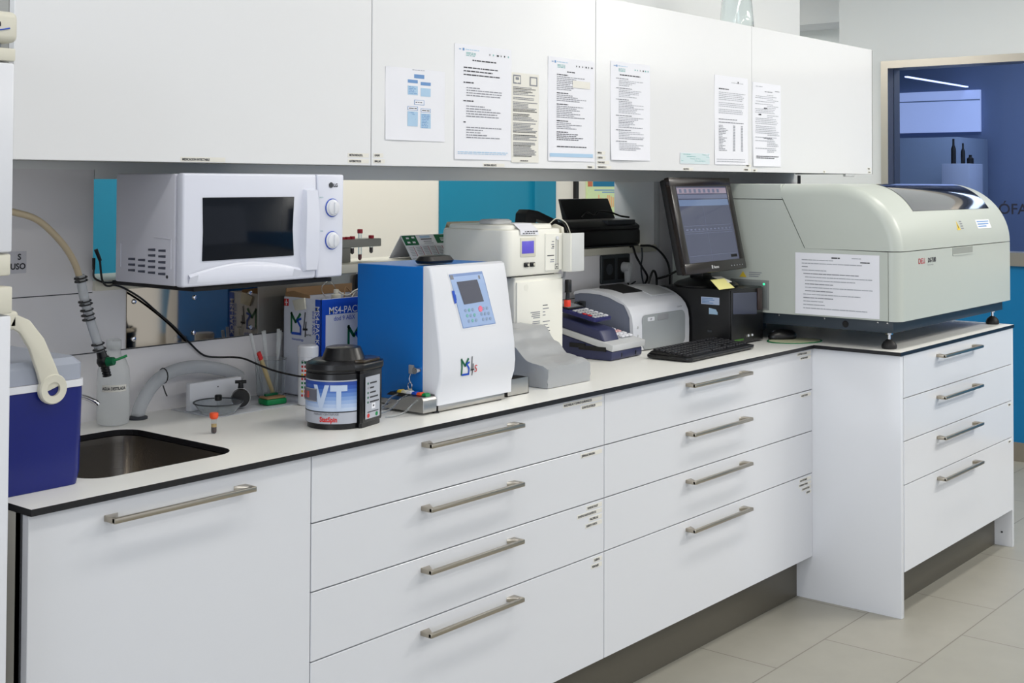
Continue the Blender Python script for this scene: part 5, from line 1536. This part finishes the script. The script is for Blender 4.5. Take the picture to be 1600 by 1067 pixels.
# ------------------------------------------------------------------ big analyzer on the deeper worktop
t = thing('chemistry_analyzer', 'large grey-green bench analyzer with smoked lid window on rubber feet', 'analyzer', (4.83, 0.15, 0.9))
gx0, gx1 = 4.250, 5.405
arc = [(-0.06 - 0.25 * sin(a), 1.240 + 0.232 * cos(a)) for a in [radians(90) * k / 14 for k in range(15)]]
def endcurve(e):
    a, c = e.verts[0].co, e.verts[1].co
    return abs(a.x - c.x) < 1e-5 and (min(a.y, c.y) < -0.05 or max(a.z, c.z) > 1.46) and not (abs(a.z - c.z) < 1e-5 and a.z < 1.3)
b = MB()
b.prism([(0.600, 1.0005), (-0.268, 1.0005), (-0.268, 1.2375), (0.045, 1.2405), (0.1315, 1.4135), (0.600, 1.4135)], 'x', gx0, gx1, ANALY, 0.0)
b.build('body', t, smooth=False)
b = MB(); b.prism([(0.600, 1.416), (0.133, 1.416), (0.141, 1.4715), (0.600, 1.4715)], 'x', gx0 + 0.001, gx1, ANALY, 0.006, 2, sel=lambda e: abs(e.verts[0].co.x - e.verts[1].co.x) < 1e-5 and e.verts[0].co.z > 1.46 and e.verts[1].co.z > 1.46); b.build('rear_cover', t)
b = MB()
RB = 0.040
def lidsec(x, ins):
    pts = [(x, 0.138, 1.4718 - ins), (x, 0.04, 1.4718 - ins)]
    for k in range(19):
        a = radians(90) * k / 18
        pts.append((x, -0.06 - (0.25 - ins) * sin(a), 1.2405 + (0.2315 - ins) * cos(a)))
    pts += [(x, 0.0415, 1.2435 - 0.003), (x, 0.128 + 0.0, 1.4145 - min(ins, 0.0))]
    return pts
xe0, xe1 = gx0 - 0.0005, gx1 + 0.002
secs = []
for k in range(8):
    a = radians(90) * k / 7
    secs.append(lidsec(xe0 + RB * (1 - cos(a)) if False else xe0 + RB * (1 - sin(radians(90) - a)) if False else xe0 + RB * (1 - cos(a)), RB * (1 - sin(a))))
secs2 = []
for k in range(8):
    a = radians(90) * (7 - k) / 7
    secs2.append(lidsec(xe1 - RB * (1 - cos(a)), RB * (1 - sin(a))))
b.loft(secs + secs2, ANALY)
lid = b.build('lid', t, ang=50)
b = MB()
pl = [(xe0, -0.2705)]
for k in range(8):
    a = radians(90) * k / 7
    pl.append((xe0 + RB * (1 - cos(a)), -0.310 + RB * (1 - sin(a))))
for k in range(8):
    a = radians(90) * (7 - k) / 7
    pl.append((xe1 - RB * (1 - cos(a)), -0.310 + RB * (1 - sin(a))))
pl += [(xe1, -0.2705)]
# drop the doubled corner points where the arc meets the back edge
pl = [p for i_, p in enumerate(pl) if i_ == 0 or (Vector(p) - Vector(pl[i_ - 1])).length > 1e-4]
b.prism(pl, 'z', 1.0, 1.2378, ANALY)
fpn = b.build('front_panel', t, ang=50)
# smoked window following the curve of the lid
def arcpt(a, k): return (-0.06 - (0.25 + k) * sin(a), 1.240 + (0.232 + k) * cos(a))
b = MB()
a0, a1 = radians(5), radians(54.5)
NW = 14
g = []
for i in range(NW + 1):
    a = a0 + (a1 - a0) * i / NW
    y, z = arcpt(a, 0.0015)
    u = i / NW
    xl = 4.560 - 0.10 * u + 0.02 * u * u; xr = 5.330 - 0.07 * u
    if i == 0: xl += 0.02
    g.append([(xl + (xr - xl) * k / 8, y, z) for k in range(9)])
vs = [p for r_ in g for p in r_]
b.faces(vs, [(i * 9 + k, i * 9 + k + 1, (i + 1) * 9 + k + 1, (i + 1) * 9 + k) for i in range(NW) for k in range(8)], LIDGL)
b.build('smoked_window', lid, off=OFF[lid.name], ang=60)
b = MB(); b.box(4.737, -0.3108, 1.207, 4.945, -0.3085, 1.2365, mk('recess_grey', (150, 154, 148), 0.5)); b.box(4.741, -0.3118, 1.207, 4.945, -0.3100, 1.212, ANALY); b.build('grip_recess', fpn, off=OFF[fpn.name])
b = MB()
b.text('DELI', 0.027, (4.412, -0.3108, 1.192), X, Z, mk('deli_red', (190, 60, 70), 0.4), bold=0.0003, sx=1.15)
b.build('lettering', fpn, off=OFF[fpn.name], smooth=False)
b = MB()
b.text('DS-7180', 0.022, (4.500, -0.3108, 1.194), X, Z, INKD, bold=0.0008, sx=0.95)
b.build('lettering', fpn, off=OFF[fpn.name], smooth=False)
b = MB()
b.text('Chemistry Analyzer', 0.007, (4.495, -0.3108, 1.183), X, Z, INK)
b.build('lettering', fpn, off=OFF[fpn.name], smooth=False)
def onlid(x, z, k=0.001):
    cz = min(1, max(0, (z - 1.240) / 0.232)); a = math.acos(cz); y, zz = arcpt(a, k); return Vector((x, y, zz))
def lidquad(b, x0, z0, x1, z1, m, k=0.001):
    b.faces([onlid(x0, z0, k), onlid(x1, z0, k), onlid(x1, z1, k), onlid(x0, z1, k)], [(0, 1, 2, 3)], m)
b = MB(); b.faces([onlid(4.812, 1.300), onlid(4.846, 1.300), onlid(4.829, 1.334)], [(0, 1, 2)], YEL); b.faces([onlid(4.826, 1.306, .0014), onlid(4.832, 1.306, .0014), onlid(4.829, 1.326, .0014)], [(0, 1, 2)], INKD)
for k in range(4): lidquad(b, 4.854, 1.303 + k * 0.0085, 4.880, 1.307 + k * 0.0085, INK)
b.build('warning_label', lid, off=OFF[lid.name], smooth=False)
b = MB(); lidquad(b, 5.030, 1.300, 5.180, 1.333, PAPER)
for k in range(3): lidquad(b, 5.04, 1.306 + k * 0.009, 5.04 + (0.09, 0.12, 0.13)[k], 1.310 + k * 0.009, INKB, 0.0014)
b.build('white_label', lid, off=OFF[lid.name], smooth=False)
b = MB(); b.box(gx0 + 0.025, -0.275, 0.958, gx1 - 0.02, 0.58, 0.9995, mk('analyzer_base_dark', (48, 58, 68), 0.4), 0.002)
b.box(gx0 + 0.10, 0.36, 0.9012, gx0 + 0.30, 0.57, 0.958, DGREY)
b.lathe([(0.012, -0.0005), (0.010, -0.003)], (gx0 + 0.0255, -0.10, 0.978), BLACKM, 16, axis='x')
b.build('base_frame', t)
for yy in (-0.255, -0.22, -0.02, 0.16):
    b = MB(); b.lathe([(0.0035, -0.0005), (0.002, -0.0025)], (gx0 + 0.0245, yy, 0.992), CHROME, 10, axis='x'); b.build('screw', t)
for fx, fy in ((4.312, -0.245), (5.352, -0.245), (4.312, 0.52), (5.352, 0.52)):
    b = MB()
    b.lathe([(0.024, 0.9005), (0.026, 0.904), (0.026, 0.912), (0.021, 0.922), (0.012, 0.930), (0.007, 0.933)], (fx, fy, 0), RUBBER, 28)
    ft = b.build('foot', t)
    b = MB(); b.cyl((fx, fy, 0.932), (fx, fy, 0.960), 0.0055, 0.0055, CHROME, 14); b.lathe([(0.013, 0.949), (0.013, 0.955)], (fx, fy, 0), CHROME, 6); b.build('threaded_stem', ft, off=OFF[ft.name])
# side details
b = MB(); b.box(gx0 - 0.0025, 0.185, 1.010, gx0, 0.345, 1.118, mk('recess_panel', (128, 132, 130), 0.45), 0.001)
b.box(gx0 - 0.0035, 0.192, 1.016, gx0 - 0.0020, 0.338, 1.110, mk('recess_inner', (112, 118, 118), 0.5), 0.001); b.build('side_panel', t)
b = MB(); b.lathe([(0.0045, -0.0035), (0.003, -0.007)], (gx0, 0.205, 1.104), mk('led_green', (60, 220, 150), 0.3, emit=1.2), 14, axis='x'); b.build('status_light', t)
b = MB(); b.faces([(gx0 - 0.0006, 0.308, 1.126), (gx0 - 0.0006, 0.278, 1.126), (gx0 - 0.0006, 0.293, 1.148)], [(0, 1, 2)], YEL)
for k in range(3): b.rect((gx0 - 0.0006, 0, 0), -Y, Z, -0.268, 1.129 + k * 0.007, -0.228 + 0.006 * k, 1.132 + k * 0.007, INK)
b.build('warning_label', t, smooth=False)

def p_side(bar, line):
    line(0.93, 0.44, 0.54, INKD, 0.022); line(0.935, 0.68, 0.79, mk_l, 0.014)
    for k, (u0, u1, d) in enumerate([(0.08, 0.46, 0), (0.08, 0.80, 0), (0.08, 0.16, 1), (0.08, 0.38, 0), (0.10, 0.76, 1), (0.12, 0.92, 0), (0.12, 0.72, 0), (0.12, 0.46, 1), (0.12, 0.92, 0), (0.12, 0.46, 1), (0.10, 0.78, 0), (0.10, 0.46, 1), (0.10, 0.34, 0), (0.10, 0.36, 0), (0.10, 0.86, 0)]):
        line(0.885 - 0.056 * k, u0, u1, INK if d else mk_l, 0.014)
    line(0.875, 0.78, 0.90, INKD, 0.016)
sheet('notice_sheet', 'white landscape sheet of instructions taped to the side of the large analyzer', 0, 0.318, 0, 0.219, 0, p_side, curl=0.006, origin=(gx0, 0.080, 1.006), xd=-Y, nrm=-X)

# ------------------------------------------------------------------ things on the sill of the opening
ZS_ = 1.2352
t = thing('tube_rack', 'small grey raised rack of blood tubes on the sill right of the microwave', 'rack', (2.66, 0.735, ZS_))
b = MB(); b.box(2.560, 0.700, 1.279, 2.770, 0.765, 1.303, mk('rack_grey', (140, 140, 134), 0.5), 0.002); b.build('deck', t)
b = MB(); b.box(2.560, 0.705, ZS_ + 0.0005, 2.648, 0.760, 1.279, mk('rack_leg', (118, 118, 112), 0.5), 0.001); b.build('leg_block', t)
TP = [(2.624, 0.715, 1.306, 'l'), (2.645, 0.715, 1.306, 'l'), (2.664, 0.715, 1.307, 'l'), (2.700, 0.720, 1.327, 'c'), (2.742, 0.715, 1.308, 'l')]
lt = ['red-capped blood tube in the rack, nearest the microwave', 'red-capped blood tube in the rack, second from the microwave', 'red-capped blood tube in the rack, just left of the raised one', 'red-capped blood tube standing up highest out of the rack', 'red-capped blood tube at the right end of the rack']
for k, (tx, ty, tz, q) in enumerate(TP):
    t = thing('blood_tube', lt[k], 'tube', (tx, ty, 1.2600), group='red capped tubes in the rack')
    b = MB()
    z0 = 1.2385 if q == 'c' else 1.258
    b.lathe([(0.001, z0), (0.0052, z0 + 0.003), (0.0056, z0 + 0.006), (0.0056, tz - 0.006)], (tx, ty, 0), CLEARP, 16); b.build('glass_tube', t)
    b = MB(); b.lathe([(0.001, z0 + 0.0015), (0.0048, z0 + 0.004), (0.0050, z0 + 0.018)], (tx, ty, 0), DRED if q == 'c' else mk('dark_blood_%d' % k, (40, 10, 14), 0.3), 16); b.build('blood', t)
    b = MB(); b.lathe([(0.0078, tz - 0.008), (0.0082, tz - 0.006), (0.0082, tz + 0.003), (0.0072, tz + 0.0045)], (tx, ty, 0), mk('cap_red_%d' % k, (178, 28, 46), 0.4), 18); b.build('cap', t)

def tent(name, label, x0, x1, yf, yb, h, col, paint, skew=0.0):
    ym = (yf + yb) / 2
    b = MB()
    th = 0.0012
    b.prism([(yf, 0), (ym, h), (yb, 0), (yb - th * 2, 0), (ym, h - th * 3), (yf + th * 2, 0)], 'x', 0, x1 - x0, col)
    o = Vector((0, yf - 0.0006, 0)); yd = Vector((0, ym - yf, h)).normalized(); nn = Vector((0, -h, ym - yf)).normalized() * 0.0006
    paint(b, o + nn * 0.2, X, yd, x1 - x0, math.hypot(ym - yf, h))
    for v in b.bm.verts: v.co += Vector((x0, 0, ZS_ + 0.0005))
    return single(b, name, label, 'calendar', ((x0 + x1) / 2, ym, ZS_), smooth=False)
def pcal(b, o, xd, yd, w, h):
    def r(u0, v0, u1, v1, m, k=0): b.rect(o + Vector((0, -0.0003 * k, 0)), xd, yd, u0 * w, v0 * h, u1 * w, v1 * h, m)
    r(0.01, 0.58, 0.30, 0.985, DGREEN); r(0.70, 0.62, 0.99, 0.985, DGREEN)
    for u, v in ((0.08, 0.84), (0.20, 0.86), (0.07, 0.66), (0.18, 0.66)): r(u, v, u + 0.06, v + 0.07, PAPER, 1)
    for k in range(3): r(0.80, 0.70 + k * 0.06, 0.93, 0.725 + k * 0.06, PAPER, 1)
    r(0.38, 0.86, 0.60, 0.95, INKLB); r(0.38, 0.79, 0.62, 0.83, GAP); r(0.42, 0.70, 0.60, 0.73, INK); r(0.42, 0.63, 0.62, 0.65, INK)
    for k in range(6):
        for q in range(6): r(0.04 + 0.155 * k, 0.47 - 0.065 * q, 0.13 + 0.155 * k, 0.49 - 0.065 * q, mk_l)
        r(0.145 + 0.155 * k, 0.12, 0.155 + 0.155 * k, 0.52, mk('cal_red', (170, 60, 90), 0.6), 1)
    r(0.02, 0.03, 0.95, 0.05, mk_l)
tent('desk_calendar', 'white and green folded tent calendar standing on the sill', 2.868, 3.078, 0.665, 0.765, 0.072, PAPER, pcal)
def pz(b, o, xd, yd, w, h):
    b.text('Zt', 0.045, o + xd * 0.012 + yd * 0.064, xd, yd, DGREEN, bold=0.0004); b.text('7', 0.032, o + xd * 0.028 + yd * 0.040, xd, yd, DGREEN); b.text('7', 0.032, o + xd * 0.044 + yd * 0.010, xd, yd, DGREEN)
tent('tent_card', 'beige tent card with green characters half hidden behind the beige instrument', 3.120, 3.330, 0.70, 0.80, 0.108, mk('kraft_paper', (186, 176, 154), 0.7), pz)
b = MB(); b.prism([(3.455, 1.2357), (3.500, 1.2357), (3.530, 1.345), (3.62, 1.325), (3.655, 1.312), (3.655, 1.338), (3.54, 1.374), (3.490, 1.380), (3.472, 1.366)], 'y', 0.70, 0.75, BLACKM, 0.004)
single(b, 'slanted_device', 'slanted black plastic object standing on the sill behind the beige instrument', 'device', (3.58, 0.725, 1.2357))  # slanted black object of unidentified kind
t = thing('inkjet_printer', 'black printer with raised paper support on the sill at the end of the opening', 'printer', (3.88, 0.745, ZS_))
b = MB(); b.box(3.668, 0.665, 1.2362, 4.130, 0.815, 1.300, BLACKP, 0.012, 3); b.prism([(0.668, 1.296), (0.665, 1.312), (0.70, 1.332), (0.81, 1.338), (0.812, 1.296)], 'x', 3.675, 4.125, BLACKP, 0.006); b.build('body', t)
b = MB(); b.prism([(0.775, 1.330), (0.800, 1.330), (0.822, 1.412), (0.812, 1.412)], 'x', 3.810, 4.120, BLACKM, 0.003); b.build('paper_support', t)
b = MB(); b.box(3.67, 0.650, 1.243, 3.74, 0.668, 1.246, LGREY); b.box(3.69, 0.656, 1.2375, 4.10, 0.668, 1.2395, DGREY); b.build('output_tray', t)
b = MB(); b.box(3.92, 0.672, 1.317, 4.10, 0.70, 1.3335, DGREY, 0.002); b.build('control_strip', t)
b = MB(); b.tube([(3.85, 0.74, 1.345), (3.87, 0.73, 1.362), (3.90, 0.72, 1.350), (3.93, 0.72, 1.366), (3.99, 0.71, 1.362), (4.04, 0.70, 1.348), (4.085, 0.69, 1.342)], 0.0035, BLACKP, 8)
single(b, 'cable', 'thin black cable lying over the top of the sill printer', 'cable', (3.95, 0.72, 1.34))

# poster in the neighbouring room
b = MB(); b.box(6.290, 2.485, 1.22, 6.74, 2.4985, 1.62, mk('poster_green', (205, 224, 172), 0.6))
b.rect((0, 2.484, 0), X, Z, 6.345, 1.450, 6.735, 1.615, mk('poster_teal', (0, 110, 150), 0.6)); b.rect((0, 2.484, 0), X, Z, 6.292, 1.450, 6.340, 1.615, mk('poster_rust', (196, 110, 80), 0.6))
for k in range(14):
    xx = 6.40 + 0.019 * k; b.rect((0, 2.484, 0), X, Z, xx, 1.315 + rnd.uniform(0, .02), xx + 0.012, 1.375 + rnd.uniform(0, .025), mk('poster_peach_%d' % k, (232, 176, 130), 0.6))
for k, zz in enumerate((1.425, 1.412)): b.rect((0, 2.484, 0), X, Z, 6.36 + 0.08 * k, zz, 6.72, zz + 0.006, INKB)
single(b, 'poster', 'pale green poster with orange marks seen through the wall opening', 'poster', (6.515, 2.4985, 1.22), smooth=False)

# ------------------------------------------------------------------ wall sockets, plug, loose cables
t = thing('wall_socket', 'dark grey double wall socket plate above the laser printer', 'socket', (3.935, YW, 1.107))
b = MB(); b.prism(rrect(3.842, 1.104, 4.026, 1.208, 0.004, 2), 'y', YW - 0.010, YW - 0.0005, mk('socket_grey', (52, 58, 62), 0.4), 0.002, 1); b.build('cover_plate', t)
for xx in (3.888, 3.978):
    b = MB(); b.prism(rrect(xx - 0.036, 1.117, xx + 0.036, 1.195, 0.004, 2), 'y', YW - 0.0125, YW - 0.0098, BLACKM, 0.001, 1); b.lathe([(0.021, -0.0005), (0.018, -0.001), (0.017, 0.0)], (xx, YW - 0.0125, 1.156), DGREY, 24, axis='y'); b.build('socket_insert', t)
t = thing('plug', 'light grey angled plug in the right half of the dark wall socket', 'plug', (3.978, 0.62, 1.156))
b = MB(); b.cyl((3.978, YW - 0.014, 1.160), (3.978, YW - 0.044, 1.160), 0.020, 0.018, LGREY, 24); b.prism([(YW - 0.020, 1.165), (YW - 0.046, 1.165), (YW - 0.040, 1.105), (YW - 0.024, 1.100)], 'x', 3.966, 3.990, LGREY, 0.005, 2); b.build('plug_body', t)
b = MB(); b.tube([(3.978, YW - 0.032, 1.103), (3.985, YW - 0.035, 1.092), (4.01, YW - 0.030, 1.098), (4.035, YW - 0.028, 1.104)], 0.003, BLACKP, 8); b.build('cord', t)
b = MB(); b.prism(rrect(2.617, 1.120, 2.70, 1.205, 0.004, 2), 'y', YW - 0.030, YW - 0.0005, mk('socket_dark', (48, 54, 64), 0.4), 0.002, 1)
b.box(2.628, YW - 0.0315, 1.13, 2.69, YW - 0.029, 1.195, BLACKM, 0.001)
single(b, 'wall_socket', 'dark wall socket box half hidden behind the blue and white analyzer', 'socket', (2.66, YW, 1.12))
cabs = [([(4.015, 0.640, 1.2335), (4.022, 0.630, 1.235), (4.035, 0.625, 1.20), (4.052, 0.61, 1.16), (4.075, 0.60, 1.12), (4.08, 0.62, 1.08), (4.075, 0.62, 1.02)], 'black cable dropping from the sill just right of the socket'),
        ([(4.09, 0.640, 1.236), (4.14, 0.620, 1.232), (4.19, 0.612, 1.205), (4.225, 0.605, 1.165), (4.232, 0.60, 1.115), (4.225, 0.60, 1.05)], 'black cable curving from the sill down behind the monitor'),
        ([(4.085, 0.632, 1.228), (4.100, 0.640, 1.190), (4.092, 0.640, 1.150), (4.105, 0.636, 1.085), (4.128, 0.632, 1.045)], 'thin grey-black cable hanging between the other two behind the printers'),
        ([(4.062, 0.600, 1.06), (4.085, 0.59, 1.128), (4.105, 0.59, 1.142), (4.122, 0.59, 1.115), (4.12, 0.59, 1.06), (4.10, 0.59, 1.02)], 'coiled black cable loop on the worktop behind the laser printer'),
        ([(4.13, 0.588, 1.112), (4.17, 0.57, 1.122), (4.215, 0.55, 1.140), (4.232, 0.50, 1.15), (4.22, 0.43, 1.17)], 'black cable running sideways to the back of the monitor')]
for k, (pts, lb) in enumerate(cabs):
    b = MB(); b.tube(pts, 0.0042 if k != 2 else 0.0028, BLACKP if k != 2 else DGREY, 8)
    single(b, 'cable', lb, 'cable', pts[0])

# ------------------------------------------------------------------ flask on the wall cabinets
t = thing('glass_flask', 'clear conical glass flask standing on top of the wall cabinets', 'flask', (4.395, 0.40, 2.06))
b = MB()
b.lathe([(0.001, 2.0615), (0.055, 2.0615), (0.066, 2.066), (0.066, 2.076), (0.064, 2.110), (0.056, 2.200), (0.030, 2.270), (0.024, 2.300), (0.027, 2.304), (0.021, 2.300), (0.027, 2.270), (0.053, 2.200), (0.061, 2.110), (0.062, 2.078), (0.060, 2.068), (0.001, 2.065)], (4.395, 0.40, 0), GLASS, 40, cap=False)
b.build('flask_wall', t)

# ------------------------------------------------------------------ office behind the blue window
b = MB(); b.box(9.560, 1.277, 1.862, 9.585, 2.35, 2.172, mk('blind_glow', (190, 202, 236), 0.6, emit=0.5)); b.box(9.555, 1.277, 2.095, 9.559, 2.35, 2.103, OFFL)
single(b, 'window_blind', 'bright pale blue window blind inside the office behind the glass', 'blind', (9.57, 1.8, 1.862), smooth=False)
b = MB(); b.box(8.41, 1.360, 2.192, 9.55, 1.380, 2.200, mk('tube_light', (205, 215, 255), 0.5, emit=2.2))
single(b, 'tube_light', 'thin bright strip light on the office ceiling behind the glass', 'light', (8.98, 1.37, 2.190), smooth=False)
b = MB(); b.box(8.9, 1.20, 0.0, 9.5, 2.30, 1.80, OFFL, 0.004); 
single(b, 'office_cupboard', 'pale tall cupboard in the office under the blind', 'cupboard', (9.2, 1.75, 0))
b = MB(); b.box(8.60, 1.012, 0.0, 8.85, 1.203, 1.61, mk('pale_grey_cabinet', (172, 182, 206), 0.5), 0.004)
single(b, 'office_cabinet', 'narrow pale grey cabinet standing in front of the office cupboard', 'cabinet', (8.72, 1.107, 0))
for k, (yy, h0, r0, lb) in enumerate(((1.165, 0.17, 0.016, 'tall dark bottle on the narrow office cabinet, left'), (1.10, 0.14, 0.014, 'dark bottle on the narrow office cabinet, middle'), (1.05, 0.06, 0.022, 'short dark jar on the narrow office cabinet, right'))):
    b = MB(); b.lathe([(r0, 1.611), (r0, 1.611 + h0 * 0.6), (r0 * 0.45, 1.611 + h0 * 0.75), (r0 * 0.45, 1.611 + h0)], (8.72, yy, 0), BLACKM, 16)
    single(b, 'bottle', lb, 'bottle', (8.72, yy, 1.611), group='bottles in the office')
